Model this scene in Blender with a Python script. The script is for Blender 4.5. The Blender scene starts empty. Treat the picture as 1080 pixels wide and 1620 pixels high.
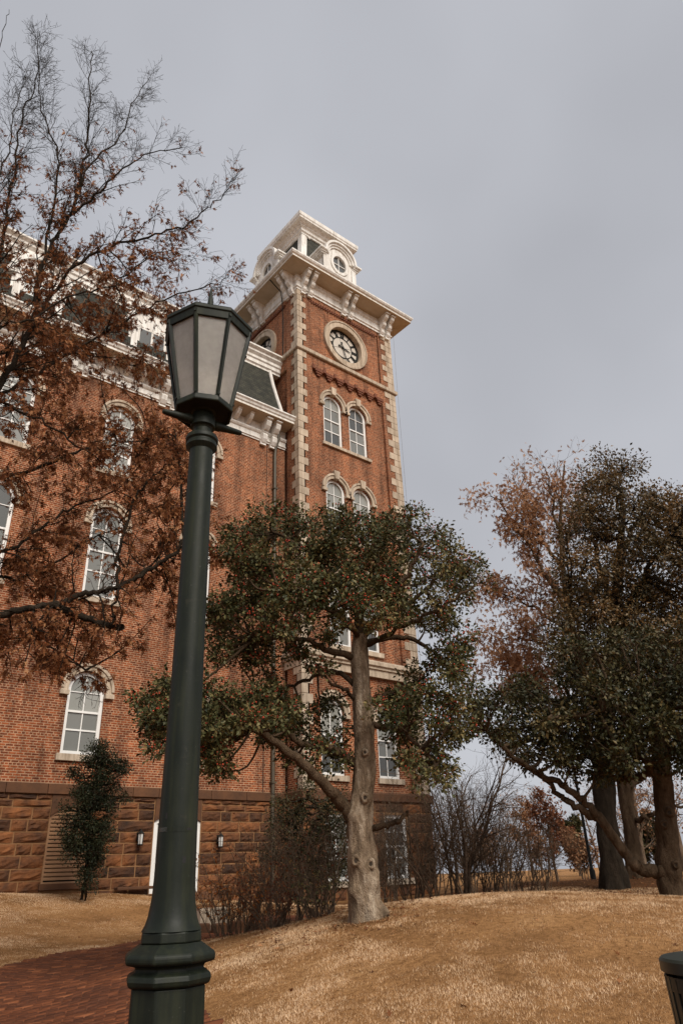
import bpy, math, random
import numpy as np
from mathutils import Matrix, Vector
from mathutils.geometry import tessellate_polygon

# ---------------------------------------------------------------- camera, sky, sun, exposure
SC = bpy.context.scene
COL = SC.collection
FPX = 1120.0                                   # focal length in pixels of the 1080x1620 photograph
EYE = np.array([0.0, 0.0, 1.6])
CR = np.array([0.77296, -0.633332, -0.037718])   # camera right
CU = np.array([-0.263997, -0.375119, 0.888589])  # camera up
CF = np.array([0.576921, 0.676887, 0.45715])     # camera forward
cam_data = bpy.data.cameras.new('camera')
cam = bpy.data.objects.new('camera', cam_data)
COL.objects.link(cam)
cam.matrix_world = Matrix(((CR[0], CU[0], -CF[0], EYE[0]), (CR[1], CU[1], -CF[1], EYE[1]),
                           (CR[2], CU[2], -CF[2], EYE[2]), (0, 0, 0, 1)))
cam_data.sensor_fit = 'VERTICAL'
cam_data.sensor_height = 36.0
cam_data.sensor_width = 24.0
cam_data.lens = 36.0 * FPX / 1620.0
cam_data.clip_start = 0.05
cam_data.clip_end = 3000
SC.camera = cam

SUN_AZ, SUN_EL = math.radians(-98), math.radians(42)   # azimuth from +X, counter-clockwise
world = bpy.data.worlds.new('World')
SC.world = world
world.use_nodes = True
wn, wl = world.node_tree.nodes, world.node_tree.links
bg = wn['Background']
sky = wn.new('ShaderNodeTexSky')
sky.sky_type = 'NISHITA'
sky.sun_disc = False
sky.sun_elevation = SUN_EL
sky.sun_rotation = math.pi / 2 - SUN_AZ
sky.air_density = 1.0
sky.dust_density = 3.0
sky.ozone_density = 1.0
hs = wn.new('ShaderNodeHueSaturation')
hs.inputs['Saturation'].default_value = 0.16
mixg = wn.new('ShaderNodeMix')                 # an overcast veil over the clear sky
mixg.data_type = 'RGBA'
mixg.inputs[0].default_value = 0.72
wtc = wn.new('ShaderNodeTexCoord')
wno = wn.new('ShaderNodeTexNoise')
wno.inputs['Scale'].default_value = 2.2
wno.inputs['Detail'].default_value = 3.0
wno.inputs['Roughness'].default_value = 0.45
wra = wn.new('ShaderNodeValToRGB')
wra.color_ramp.elements[0].position = 0.3
wra.color_ramp.elements[0].color = (3.50, 3.58, 3.92, 1)
wra.color_ramp.elements[1].position = 0.72
wra.color_ramp.elements[1].color = (4.70, 4.82, 5.25, 1)
wl.new(wtc.outputs['Generated'], wno.inputs['Vector'])
wl.new(wno.outputs['Fac'], wra.inputs['Fac'])
wl.new(sky.outputs[0], hs.inputs['Color'])
wl.new(hs.outputs[0], mixg.inputs[6])
wl.new(wra.outputs[0], mixg.inputs[7])
wl.new(mixg.outputs[2], bg.inputs['Color'])
bg.inputs['Strength'].default_value = 0.148

sun_d = bpy.data.lights.new('sun', 'SUN')
sun_d.energy = 3.5
sun_d.angle = math.radians(32)
sun_d.color = (1.0, 0.93, 0.82)
sun = bpy.data.objects.new('sun', sun_d)
COL.objects.link(sun)
sdir = Vector((math.cos(SUN_AZ) * math.cos(SUN_EL), math.sin(SUN_AZ) * math.cos(SUN_EL), math.sin(SUN_EL)))
sun.rotation_euler = sdir.to_track_quat('Z', 'Y').to_euler()
sun.location = (0, -20, 40)

SC.view_settings.view_transform = 'Standard'
SC.view_settings.look = 'None'
SC.view_settings.gamma = 1.0
SC.view_settings.use_curve_mapping = False
SC.view_settings.exposure = -0.1
SC.render.engine = 'CYCLES'
SC.cycles.max_bounces = 6
SC.cycles.transparent_max_bounces = 8

# ---------------------------------------------------------------- pixel helpers (photo pixel + distance -> point)
def ray(x, y):
    return (x - 540) / FPX * CR - (y - 810) / FPX * CU + CF
def onD(x, y, D):
    d = ray(x, y)
    return EYE + d * (D / math.hypot(d[0], d[1]))
def onY(x, y, Y):
    d = ray(x, y)
    return EYE + d * (Y / d[1])
def depth(p):
    return float((np.asarray(p) - EYE) @ CF)
def proj(P):
    v = np.asarray(P) - EYE
    z = v @ CF
    return 540 + FPX * (v @ CR) / z, 810 - FPX * (v @ CU) / z, z

# ---------------------------------------------------------------- object helpers
def tag(o, label=None, cat=None, group=None, kind=None):
    if label: o['label'] = label
    if cat: o['category'] = cat
    if group: o['group'] = group
    if kind: o['kind'] = kind
    return o
def empty(name, loc, label, cat, group=None):
    o = bpy.data.objects.new(name, None)
    COL.objects.link(o)
    o.location = loc
    o.empty_display_size = 0.3
    return tag(o, label, cat, group)
def link(name, me, parent=None):
    o = bpy.data.objects.new(name, me)
    COL.objects.link(o)
    if parent is not None:
        o.parent = parent
        off = Vector((0, 0, 0))
        p = parent
        while p is not None:
            off -= p.location
            p = p.parent
        o.location = off                       # all meshes are written in world coordinates
    return o

class MB:
    """collects polygons, builds ONE mesh object"""
    def __init__(s):
        s.v, s.f = [], []
    def add(s, vs, fs):
        n = len(s.v)
        s.v += [tuple(map(float, q)) for q in vs]
        s.f += [tuple(n + i for i in q) for q in fs]
        return s
    def box(s, x0, x1, y0, y1, z0, z1):
        vs = [(x, y, z) for z in (z0, z1) for y in (y0, y1) for x in (x0, x1)]
        return s.add(vs, [(0, 2, 3, 1), (4, 5, 7, 6), (0, 1, 5, 4), (2, 6, 7, 3), (0, 4, 6, 2), (1, 3, 7, 5)])
    def tbox(s, T, u0, u1, v0, v1, w0, w1):
        vs = [T(u, v, w) for w in (w0, w1) for v in (v0, v1) for u in (u0, u1)]
        return s.add(vs, [(0, 2, 3, 1), (4, 5, 7, 6), (0, 1, 5, 4), (2, 6, 7, 3), (0, 4, 6, 2), (1, 3, 7, 5)])
    def prism(s, T, poly, w0, w1):
        """poly of (u,v) extruded along w"""
        n = len(poly)
        tri = tessellate_polygon([[Vector((a, b, 0)) for a, b in poly]])
        vs = [T(a, b, w0) for a, b in poly] + [T(a, b, w1) for a, b in poly]
        fs = [(t[0], t[1], t[2]) for t in tri] + [(n + t[0], n + t[2], n + t[1]) for t in tri]
        fs += [(i, (i + 1) % n, n + (i + 1) % n, n + i) for i in range(n)]
        return s.add(vs, fs)
    def band(s, T, inner, outer, w0, w1, closed=False):
        """strip between two (u,v) polylines of equal length, with thickness"""
        n = len(inner)
        vs = [T(a, b, w0) for a, b in inner] + [T(a, b, w0) for a, b in outer] + \
             [T(a, b, w1) for a, b in inner] + [T(a, b, w1) for a, b in outer]
        fs = []
        for i in range(n if closed else n - 1):
            j = (i + 1) % n
            fs += [(2*n + i, 2*n + j, 3*n + j, 3*n + i), (i, n + i, n + j, j), (i, j, 2*n + j, 2*n + i), (n + i, 3*n + i, 3*n + j, n + j)]
        if not closed:
            fs += [(0, 2*n, 3*n, n), (n - 1, 2*n - 1, 4*n - 1, 3*n - 1)]
        return s.add(vs, fs)
    def lathe(s, c, prof, n=24, rot=0.0, cap=True):
        c = np.asarray(c, float)
        k = len(s.v)
        for r, z in prof:
            for i in range(n):
                a = rot + 2 * math.pi * i / n
                s.v.append((c[0] + r * math.cos(a), c[1] + r * math.sin(a), c[2] + z))
        for j in range(len(prof) - 1):
            for i in range(n):
                i2 = (i + 1) % n
                s.f.append((k + j*n + i, k + j*n + i2, k + (j+1)*n + i2, k + (j+1)*n + i))
        if cap:
            s.f.append(tuple(k + i for i in range(n))[::-1])
            s.f.append(tuple(k + (len(prof)-1)*n + i for i in range(n)))
        return s
    def tube(s, pts, rad, n=8, cap=True):
        pts = np.asarray(pts, float)
        V, F = tube_np(pts, np.broadcast_to(np.asarray(rad, float), (len(pts),)), n)
        k = len(s.v)
        s.v += [tuple(q) for q in V]
        s.f += [tuple(int(k + i) for i in q) for q in F]
        if cap:
            s.f.append(tuple(k + i for i in range(n))[::-1])
            s.f.append(tuple(k + (len(pts)-1)*n + i for i in range(n)))
        return s
    def mesh(s, name, mat, smooth=False):
        me = bpy.data.meshes.new(name)
        me.from_pydata(s.v, [], s.f)
        me.materials.append(mat)
        import bmesh
        bm = bmesh.new(); bm.from_mesh(me)
        bmesh.ops.recalc_face_normals(bm, faces=bm.faces)
        bm.to_mesh(me); bm.free()
        if smooth:
            me.polygons.foreach_set('use_smooth', [True] * len(me.polygons))
        return me
    def build(s, name, mat, parent=None, smooth=False, bevel=0.0, angle=40):
        o = link(name, s.mesh(name, mat, smooth), parent)
        if bevel:
            m = o.modifiers.new('bevel', 'BEVEL')
            m.width = bevel; m.segments = 2; m.limit_method = 'ANGLE'; m.angle_limit = math.radians(35)
        if smooth:
            try:
                o.data.set_sharp_from_angle(angle=math.radians(angle))
            except Exception:
                pass
        return o

def tube_np(pts, rad, n):
    t = np.gradient(pts, axis=0)
    t /= np.linalg.norm(t, axis=1, keepdims=True) + 1e-9
    ref = np.array([0.31, 0.17, 0.93]) if abs(t[0, 2]) < 0.8 else np.array([0.93, 0.31, 0.17])
    a = np.cross(t, ref); a /= np.linalg.norm(a, axis=1, keepdims=True) + 1e-9
    b = np.cross(t, a)
    ang = 2 * np.pi * np.arange(n) / n
    V = pts[:, None, :] + rad[:, None, None] * (np.cos(ang)[None, :, None] * a[:, None, :] + np.sin(ang)[None, :, None] * b[:, None, :])
    m = len(pts)
    i = np.arange(n); j = (i + 1) % n
    F = np.concatenate([np.stack([k*n + i, k*n + j, (k+1)*n + j, (k+1)*n + i], 1) for k in range(m - 1)])
    return V.reshape(-1, 3), F

def fast_mesh(name, V, F, mat, smooth=False, attr=None):
    """V (n,3); F (m,k) all faces of the same size; attr: per-vertex float 'rnd'"""
    V = np.ascontiguousarray(V, np.float32); F = np.ascontiguousarray(F, np.int32)
    me = bpy.data.meshes.new(name)
    m, k = F.shape
    me.vertices.add(len(V)); me.vertices.foreach_set('co', V.ravel())
    me.loops.add(m * k); me.loops.foreach_set('vertex_index', F.ravel())
    me.polygons.add(m)
    me.polygons.foreach_set('loop_start', np.arange(0, m * k, k, dtype=np.int32))
    if smooth:
        me.polygons.foreach_set('use_smooth', np.ones(m, bool))
    me.materials.append(mat)
    if attr is not None:
        at = me.attributes.new('rnd', 'FLOAT', 'POINT')
        at.data.foreach_set('value', np.ascontiguousarray(attr, np.float32))
    me.update(calc_edges=True)
    return me

# ---------------------------------------------------------------- materials
def mat_new(name):
    m = bpy.data.materials.new(name)
    m.use_nodes = True
    return m, m.node_tree.nodes, m.node_tree.links, m.node_tree.nodes['Principled BSDF']
def ramp(nd, stops):
    r = nd.new('ShaderNodeValToRGB')
    e = r.color_ramp.elements
    while len(e) < len(stops): e.new(0.5)
    for k, (p, c) in enumerate(stops):
        e[k].position = p; e[k].color = (*c, 1)
    return r
def noise(nd, lk, scale, detail=4, rough=0.55, vec=None):
    n = nd.new('ShaderNodeTexNoise')
    n.inputs['Scale'].default_value = scale; n.inputs['Detail'].default_value = detail; n.inputs['Roughness'].default_value = rough
    if vec is not None: lk.new(vec, n.inputs['Vector'])
    return n
def pos(nd):
    return nd.new('ShaderNodeNewGeometry').outputs['Position']
def mix(nd, lk, fac, a, b, mode='MIX'):
    m = nd.new('ShaderNodeMix'); m.data_type = 'RGBA'; m.blend_type = mode
    if isinstance(fac, (int, float)): m.inputs[0].default_value = fac
    else: lk.new(fac, m.inputs[0])
    for k, q in ((6, a), (7, b)):
        if isinstance(q, tuple): m.inputs[k].default_value = (*q, 1)
        else: lk.new(q, m.inputs[k])
    return m.outputs[2]
def bump(nd, lk, bs, height, strength=0.3, dist=0.02):
    b = nd.new('ShaderNodeBump')
    b.inputs['Strength'].default_value = strength; b.inputs['Distance'].default_value = dist
    lk.new(height, b.inputs['Height']); lk.new(b.outputs[0], bs.inputs['Normal'])

def simple(name, c0, c1, scale=6.0, rough=0.7, bs_=0.2, bd=0.01, objrnd=0.0, detail=5, metallic=0.0, spec=0.5, streak=0.0):
    """two-tone noise surface with fine relief; objrnd: brightness spread from object to object"""
    m, nd, lk, b = mat_new(name)
    P = pos(nd)
    n = noise(nd, lk, scale, detail, 0.6, P)
    r = ramp(nd, [(0.3, c0), (0.7, c1)])
    lk.new(n.outputs['Fac'], r.inputs['Fac'])
    col = r.outputs[0]
    if objrnd:
        oi = nd.new('ShaderNodeObjectInfo')
        mr = nd.new('ShaderNodeMapRange')
        mr.inputs['To Min'].default_value = 1 - objrnd; mr.inputs['To Max'].default_value = 1 + objrnd
        lk.new(oi.outputs['Random'], mr.inputs['Value'])
        vm = nd.new('ShaderNodeVectorMath'); vm.operation = 'SCALE'
        lk.new(col, vm.inputs[0]); lk.new(mr.outputs[0], vm.inputs['Scale'])
        col = vm.outputs[0]
    if streak:                                 # rain streaks and grime
        mp = nd.new('ShaderNodeMapping'); mp.inputs['Scale'].default_value = (7, 7, .7); lk.new(P, mp.inputs['Vector'])
        ns = noise(nd, lk, 1.0, 5, 0.65, mp.outputs[0])
        rs_ = ramp(nd, [(0.35, (1 - streak, 1 - streak * 1.08, 1 - streak * 1.18)), (0.58, (1, 1, 1))]); lk.new(ns.outputs['Fac'], rs_.inputs['Fac'])
        col = mix(nd, lk, 1.0, col, rs_.outputs[0], 'MULTIPLY')
    lk.new(col, b.inputs['Base Color'])
    b.inputs['Roughness'].default_value = rough
    b.inputs['Metallic'].default_value = metallic
    b.inputs['Specular IOR Level'].default_value = spec
    if bs_:
        n2 = noise(nd, lk, scale * 6, 4, 0.6, P)
        bump(nd, lk, b, n2.outputs['Fac'], bs_, bd)
    return m

def brick_mat(name, ca, cb, mortar, width=0.215, row=0.072, msize=0.009, patch=0.5):
    m, nd, lk, b = mat_new(name)
    P = pos(nd)
    sx = nd.new('ShaderNodeSeparateXYZ'); lk.new(P, sx.inputs[0])
    ad = nd.new('ShaderNodeMath'); ad.operation = 'ADD'
    lk.new(sx.outputs[0], ad.inputs[0]); lk.new(sx.outputs[1], ad.inputs[1])
    cx = nd.new('ShaderNodeCombineXYZ'); lk.new(ad.outputs[0], cx.inputs[0]); lk.new(sx.outputs[2], cx.inputs[1])
    bt = nd.new('ShaderNodeTexBrick')
    bt.offset = 0.5; bt.offset_frequency = 2; bt.squash = 0.5; bt.squash_frequency = 6
    bt.inputs['Scale'].default_value = 1.0
    bt.inputs['Brick Width'].default_value = width; bt.inputs['Row Height'].default_value = row
    bt.inputs['Mortar Size'].default_value = msize; bt.inputs['Mortar Smooth'].default_value = 0.15
    bt.inputs['Bias'].default_value = -0.1
    bt.inputs['Color1'].default_value = (*ca, 1); bt.inputs['Color2'].default_value = (*cb, 1)
    bt.inputs['Mortar'].default_value = (*mortar, 1)
    lk.new(cx.outputs[0], bt.inputs['Vector'])
    big = noise(nd, lk, 0.45, 5, 0.62, P)
    r = ramp(nd, [(0.28, (1 - patch * .8,) * 3), (0.5, (1, 1, 1)), (0.75, (1 + patch * .45, 1 + patch * .35, 1 + patch * .25))])
    lk.new(big.outputs['Fac'], r.inputs['Fac'])
    fine = noise(nd, lk, 9.0, 3, 0.6, P)
    r2 = ramp(nd, [(0.3, (0.62, 0.58, 0.55)), (0.65, (1.12, 1.1, 1.08))])
    lk.new(fine.outputs['Fac'], r2.inputs['Fac'])
    c = mix(nd, lk, 1.0, bt.outputs['Color'], r.outputs[0], 'MULTIPLY')
    c = mix(nd, lk, 1.0, c, r2.outputs[0], 'MULTIPLY')
    mp = nd.new('ShaderNodeMapping'); mp.inputs['Scale'].default_value = (2.2, 2.2, .22); lk.new(P, mp.inputs['Vector'])
    ns = noise(nd, lk, 1.0, 6, 0.65, mp.outputs[0])
    r4 = ramp(nd, [(0.32, (0.42, 0.40, 0.40)), (0.52, (1, 1, 1)), (0.70, (1.28, 1.22, 1.15))]); lk.new(ns.outputs['Fac'], r4.inputs['Fac'])
    c = mix(nd, lk, 1.0, c, r4.outputs[0], 'MULTIPLY')
    lk.new(c, b.inputs['Base Color'])
    b.inputs['Roughness'].default_value = 0.9
    b.inputs['Specular IOR Level'].default_value = 0.2
    iv = nd.new('ShaderNodeMath'); iv.operation = 'SUBTRACT'; iv.inputs[0].default_value = 1.0
    lk.new(bt.outputs['Fac'], iv.inputs[1])
    bump(nd, lk, b, iv.outputs[0], 0.6, 0.012)
    return m

def leaf_mat(name, stops, rough=0.5, trans=0.25, spec=0.4):
    m, nd, lk, b = mat_new(name)
    a = nd.new('ShaderNodeAttribute'); a.attribute_name = 'rnd'
    r = ramp(nd, stops)
    lk.new(a.outputs['Fac'], r.inputs['Fac'])
    lk.new(r.outputs[0], b.inputs['Base Color'])
    b.inputs['Roughness'].default_value = rough
    b.inputs['Specular IOR Level'].default_value = spec
    if trans:
        tr = nd.new('ShaderNodeBsdfTranslucent'); lk.new(r.outputs[0], tr.inputs['Color'])
        mx = nd.new('ShaderNodeMixShader'); mx.inputs[0].default_value = trans
        lk.new(b.outputs[0], mx.inputs[1]); lk.new(tr.outputs[0], mx.inputs[2])
        lk.new(mx.outputs[0], nd['Material Output'].inputs['Surface'])
    return m

M = {}
M['brick'] = brick_mat('red_brick', (0.29, 0.080, 0.028), (0.11, 0.029, 0.014), (0.39, 0.24, 0.15), msize=0.0128)
M['brick_plain'] = simple('brick_plain', (0.30, 0.10, 0.038), (0.20, 0.066, 0.028), 8, 0.9, 0.3)
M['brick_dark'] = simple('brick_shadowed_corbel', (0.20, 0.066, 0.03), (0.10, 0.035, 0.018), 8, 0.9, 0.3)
M['limestone'] = simple('limestone', (0.54, 0.44, 0.335), (0.41, 0.325, 0.24), 2.2, 0.85, 0.25, 0.01, 0.16, streak=.4)
M['white'] = simple('white_paint', (0.80, 0.78, 0.745), (0.69, 0.665, 0.62), 1.5, 0.55, 0.05, streak=.3)
M['whiteframe'] = simple('white_window_paint', (0.78, 0.77, 0.75), (0.70, 0.69, 0.66), 2.0, 0.45, 0.05)
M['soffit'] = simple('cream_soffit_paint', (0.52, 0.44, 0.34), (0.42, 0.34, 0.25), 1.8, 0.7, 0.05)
M['brownstone'] = simple('rock_faced_brown_stone', (0.18, 0.064, 0.018), (0.036, 0.0135, 0.0055), 2.4, 0.9, 0.8, 0.025, 0.55)
M['smoothstone'] = simple('dressed_brown_stone', (0.125, 0.05, 0.018), (0.065, 0.027, 0.011), 2.5, 0.85, 0.3, 0.01, 0.2)
M['mortar'] = simple('tan_mortar', (0.28, 0.145, 0.062), (0.18, 0.09, 0.038), 5, 0.95, 0.3)
M['louver'] = simple('tan_louver_paint', (0.33, 0.18, 0.09), (0.25, 0.13, 0.065), 4, 0.6, 0.05)
M['copper'] = simple('brown_downspout', (0.085, 0.06, 0.035), (0.05, 0.045, 0.03), 5, 0.5, 0.05)
M['iron'] = simple('black_iron', (0.010, 0.010, 0.009), (0.018, 0.018, 0.016), 9, 0.7, 0.1, spec=.2)
M['dial'] = simple('clock_dial', (0.58, 0.53, 0.46), (0.48, 0.43, 0.37), 3, 0.5, 0.0)

def slate():
    m, nd, lk, b = mat_new('dark_slate')
    P = pos(nd)
    sx = nd.new('ShaderNodeSeparateXYZ'); lk.new(P, sx.inputs[0])
    ad = nd.new('ShaderNodeMath'); ad.operation = 'ADD'
    lk.new(sx.outputs[0], ad.inputs[0]); lk.new(sx.outputs[1], ad.inputs[1])
    cx = nd.new('ShaderNodeCombineXYZ'); lk.new(ad.outputs[0], cx.inputs[0]); lk.new(sx.outputs[2], cx.inputs[1])
    bt = nd.new('ShaderNodeTexBrick')
    bt.inputs['Scale'].default_value = 1.0; bt.inputs['Brick Width'].default_value = 0.27; bt.inputs['Row Height'].default_value = 0.13
    bt.inputs['Mortar Size'].default_value = 0.009
    bt.inputs['Color1'].default_value = (0.030, 0.032, 0.026, 1); bt.inputs['Color2'].default_value = (0.052, 0.052, 0.041, 1)
    bt.inputs['Mortar'].default_value = (0.012, 0.012, 0.011, 1)
    lk.new(cx.outputs[0], bt.inputs['Vector'])
    n = noise(nd, lk, 3, 4, 0.6, P)
    r = ramp(nd, [(0.3, (0.6, 0.6, 0.6)), (0.7, (1.25, 1.2, 1.1))]); lk.new(n.outputs['Fac'], r.inputs['Fac'])
    lk.new(mix(nd, lk, 1.0, bt.outputs['Color'], r.outputs[0], 'MULTIPLY'), b.inputs['Base Color'])
    b.inputs['Roughness'].default_value = 0.75
    b.inputs['Specular IOR Level'].default_value = 0.25
    iv = nd.new('ShaderNodeMath'); iv.operation = 'SUBTRACT'; iv.inputs[0].default_value = 1.0
    lk.new(bt.outputs['Fac'], iv.inputs[1])
    bump(nd, lk, b, iv.outputs[0], 0.5, 0.015)
    return m
M['slate'] = slate()

def glass_pane(name, k):
    """window glass with a pale roller blind right behind it"""
    m, nd, lk, b = mat_new(name)
    oi = nd.new('ShaderNodeObjectInfo')
    r = ramp(nd, [(0.0, (0.105*k, 0.107*k, 0.095*k)), (0.5, (0.13*k, 0.13*k, 0.115*k)), (1.0, (0.155*k, 0.153*k, 0.138*k))])
    lk.new(oi.outputs['Random'], r.inputs['Fac'])
    lk.new(r.outputs[0], b.inputs['Base Color'])
    b.inputs['Roughness'].default_value = 0.5
    b.inputs['Coat Weight'].default_value = 1.0
    b.inputs['Coat Roughness'].default_value = 0.03
    b.inputs['Coat IOR'].default_value = 1.5
    n = noise(nd, lk, 1.3, 2, 0.5, pos(nd))
    bp = nd.new('ShaderNodeBump'); bp.inputs['Strength'].default_value = 0.3; bp.inputs['Distance'].default_value = 0.05
    lk.new(n.outputs['Fac'], bp.inputs['Height']); lk.new(bp.outputs[0], b.inputs['Coat Normal'])
    return m
M['pane'] = glass_pane('window_glass', 1.0)
M['pane_blind'] = glass_pane('glass_before_pale_blind', 1.75)
M['pane_dark'] = glass_pane('glass_before_dark_room', .3)

# ---------------------------------------------------------------- terrain
CTRL = [(0, 0, 0), (1.6, 3.1, .12), (3.85, 2.13, .22), (0, 4, .15), (-4, 4, .2), (4.1, 6.87, .45), (3.25, 8.4, .42), (0, 9, .4), (4.3, 7.67, .56), (5.3, 9.63, .62),
        (6.9, 12.18, .68), (8, 13.4, .67), (3.95, 12.9, .58), (7.52, 15.25, .62), (9.44, 15.9, .6), (-3, 14, .75), (0, 17.5, 1.05), (4.5, 17.5, 1.0), (8.3, 19, 1.02),
        (-6, 22, 1.6), (2, 22, 1.58), (6.87, 21.85, 1.53), (9.9, 21.87, 1.38), (12.5, 21.5, 1.1), (10.1, 17.3, .95), (13, 18.3, .9), (15.5, 20, .85), (19, 20, .88), (22, 20, .9), (26, 24, 1.0),
        (4.18, 4.72, .60), (6.88, 7.93, 1.16), (10.07, 8.2, 1.2), (9.06, 9.3, 1.2), (11.2, 7.0, 1.19), (12.3, 6.7, 1.1), (8, 5, 1.03), (10, 3.5, 1.0), (7, 2.5, .7), (7.5, 9.6, 1.1), (6, 6.6, .98),
        (12.5, 12.9, .8), (13.95, 11.4, .82), (15.8, 8.6, .85), (10.8, 13.2, .75), (18, 18, .85), (20.2, 16.4, 1.12), (22.8, 12.4, 1.17), (20.3, 12.75, 1.17), (20, 9, 1.05),
        (31, 25, 1.15), (35, 19, 1.2), (28, 12, 1.2), (25, 5, 1.1), (16, 2, 1.0), (8, -4, .5), (-8, -6, 0), (-12, 10, .6), (40, 35, 1.0)]
_C = np.array(CTRL, float)
_S = 3.6
def _K(a, b):
    d2 = ((a[:, None, :] - b[None, :, :]) ** 2).sum(-1)
    return np.exp(-d2 / (2 * _S * _S))
_B = 0.95
_W = np.linalg.solve(_K(_C[:, :2], _C[:, :2]) + 0.04 * np.eye(len(_C)), _C[:, 2] - _B)
def H(x, y):
    x = np.asarray(x, float); y = np.asarray(y, float)
    p = np.stack([x.ravel(), y.ravel()], 1)
    out = np.empty(len(p))
    for k in range(0, len(p), 40000):
        q = p[k:k+40000]
        r = np.hypot(q[:, 0], q[:, 1])
        z = _B + _K(q, _C[:, :2]) @ _W
        far = np.clip((r - 30) / 20, 0, 1)
        z = z * (1 - far) + far * (1.15 - 0.006 * np.clip(r - 40, 0, 400))
        z += 0.018 * np.sin(q[:, 0] * 1.7 + 1.1 * np.sin(q[:, 1] * .9)) * np.cos(q[:, 1] * 1.3)
        out[k:k+40000] = z
    return out.reshape(x.shape)
def h1(x, y):
    return float(H(np.array([x]), np.array([y]))[0])

def ground_mat():
    m, nd, lk, b = mat_new('dormant_lawn')
    P = pos(nd)
    n1 = noise(nd, lk, 0.8, 5, 0.6, P); n2 = noise(nd, lk, 14, 5, 0.7, P); n3 = noise(nd, lk, 90, 3, 0.7, P)
    r1 = ramp(nd, [(0.3, (0.25, 0.13, 0.055)), (0.55, (0.39, 0.21, 0.09)), (0.75, (0.48, 0.28, 0.13))])
    lk.new(n1.outputs['Fac'], r1.inputs['Fac'])
    r2 = ramp(nd, [(0.3, (0.55, 0.5, 0.45)), (0.62, (1.1, 1.1, 1.1))]); lk.new(n2.outputs['Fac'], r2.inputs['Fac'])
    r3 = ramp(nd, [(0.3, (0.5, 0.45, 0.4)), (0.6, (1.15, 1.15, 1.15))]); lk.new(n3.outputs['Fac'], r3.inputs['Fac'])
    c = mix(nd, lk, 1.0, r1.outputs[0], r2.outputs[0], 'MULTIPLY')
    c = mix(nd, lk, 1.0, c, r3.outputs[0], 'MULTIPLY')
    # bare soil and leaf litter below the trees on the far rise and along the shrub border
    def spot(cx, cy, r0, r1_):
        vd = nd.new('ShaderNodeVectorMath'); vd.operation = 'DISTANCE'; vd.inputs[1].default_value = (cx, cy, 1.0)
        lk.new(P, vd.inputs[0])
        mr = nd.new('ShaderNodeMapRange'); mr.inputs['From Min'].default_value = r0; mr.inputs['From Max'].default_value = r1_
        mr.inputs['To Min'].default_value = 1; mr.inputs['To Max'].default_value = 0
        lk.new(vd.outputs['Value'], mr.inputs['Value'])
        return mr.outputs[0]
    litter = ramp(nd, [(0.35, (0.06, 0.03, 0.014)), (0.6, (0.14, 0.06, 0.022)), (0.8, (0.2, 0.085, 0.03))])
    lk.new(n2.outputs['Fac'], litter.inputs['Fac'])
    for sp in ((21, 11, 3.5, 6.5), (13.5, 15.5, 2.5, 4.5), (17.5, 16.5, 3.0, 5.5), (15.5, 12.2, 2.6, 4.2), (26, 17, 4, 8), (6.88, 7.95, .22, .75), (8.9, 11.6, .8, 2.6), (11.2, 18.2, .8, 2.2)):
        c = mix(nd, lk, spot(*sp), c, litter.outputs[0])
    lk.new(c, b.inputs['Base Color'])
    b.inputs['Roughness'].default_value = 1.0
    b.inputs['Specular IOR Level'].default_value = 0.05
    bump(nd, lk, b, n3.outputs['Fac'], 0.7, 0.03)
    return m
M['ground'] = ground_mat()

def grid_axis(lo, hi, step, far):
    a = list(np.arange(lo, hi + 1e-6, step))
    s, x = step, hi
    while x < far: s *= 1.22; x += s; a.append(x)
    s, x = step, lo
    while x > -far: s *= 1.22; x -= s; a.insert(0, x)
    return np.array(a)
ax, ay = grid_axis(-9, 28, .3, 900), grid_axis(-3, 26, .3, 900)
GX, GY = np.meshgrid(ax, ay)
GZ = H(GX, GY)
ni, nj = GX.shape
idx = np.arange(ni * nj).reshape(ni, nj)
gf = np.stack([idx[:-1, :-1], idx[:-1, 1:], idx[1:, 1:], idx[1:, :-1]], -1).reshape(-1, 4)
ground = link('ground', fast_mesh('ground', np.stack([GX, GY, GZ], -1).reshape(-1, 3), gf, M['ground'], True))
tag(ground, 'tan dormant grass lawn rising from the path to the brick building', 'lawn', kind='structure')

# ---- brick path
def smooth_poly(pts, n=10):
    pts = np.array(pts, float); out = []
    for i in range(len(pts) - 1):
        p0, p1, p2, p3 = pts[max(i-1, 0)], pts[i], pts[i+1], pts[min(i+2, len(pts)-1)]
        for t in np.linspace(0, 1, n, endpoint=False):
            out.append(0.5 * ((2*p1) + (-p0+p2)*t + (2*p0-5*p1+4*p2-p3)*t*t + (-p0+3*p1-3*p2+p3)*t**3))
    out.append(pts[-1]); return np.array(out)
left_edge = smooth_poly([(-9, 1.0), (-4.5, 5.6), (0, 9.7), (3.95, 12.91), (7.52, 15.25), (9.44, 15.95), (11.5, 16.6)])
right_edge = smooth_poly([(11.8, 15.4), (9.6, 14.7), (7.98, 13.4), (6.6, 12.0), (5.15, 9.7), (4.22, 7.72), (3.86, 6.6), (3.6, 4.6), (3.2, 2.4), (3.0, 0), (3.2, -3)])
PATH = np.concatenate([left_edge, right_edge, [(-9, -3)]])
def inside(poly, x, y):
    x = np.asarray(x); y = np.asarray(y); c = np.zeros(x.shape, bool)
    j = len(poly) - 1
    for i in range(len(poly)):
        xi, yi = poly[i]; xj, yj = poly[j]
        with np.errstate(divide='ignore', invalid='ignore'):
            cr = ((yi > y) != (yj > y)) & (x < (xj - xi) * (y - yi) / (yj - yi + 1e-12) + xi)
        c ^= cr; j = i
    return c
rng = np.random.default_rng(7)
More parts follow.
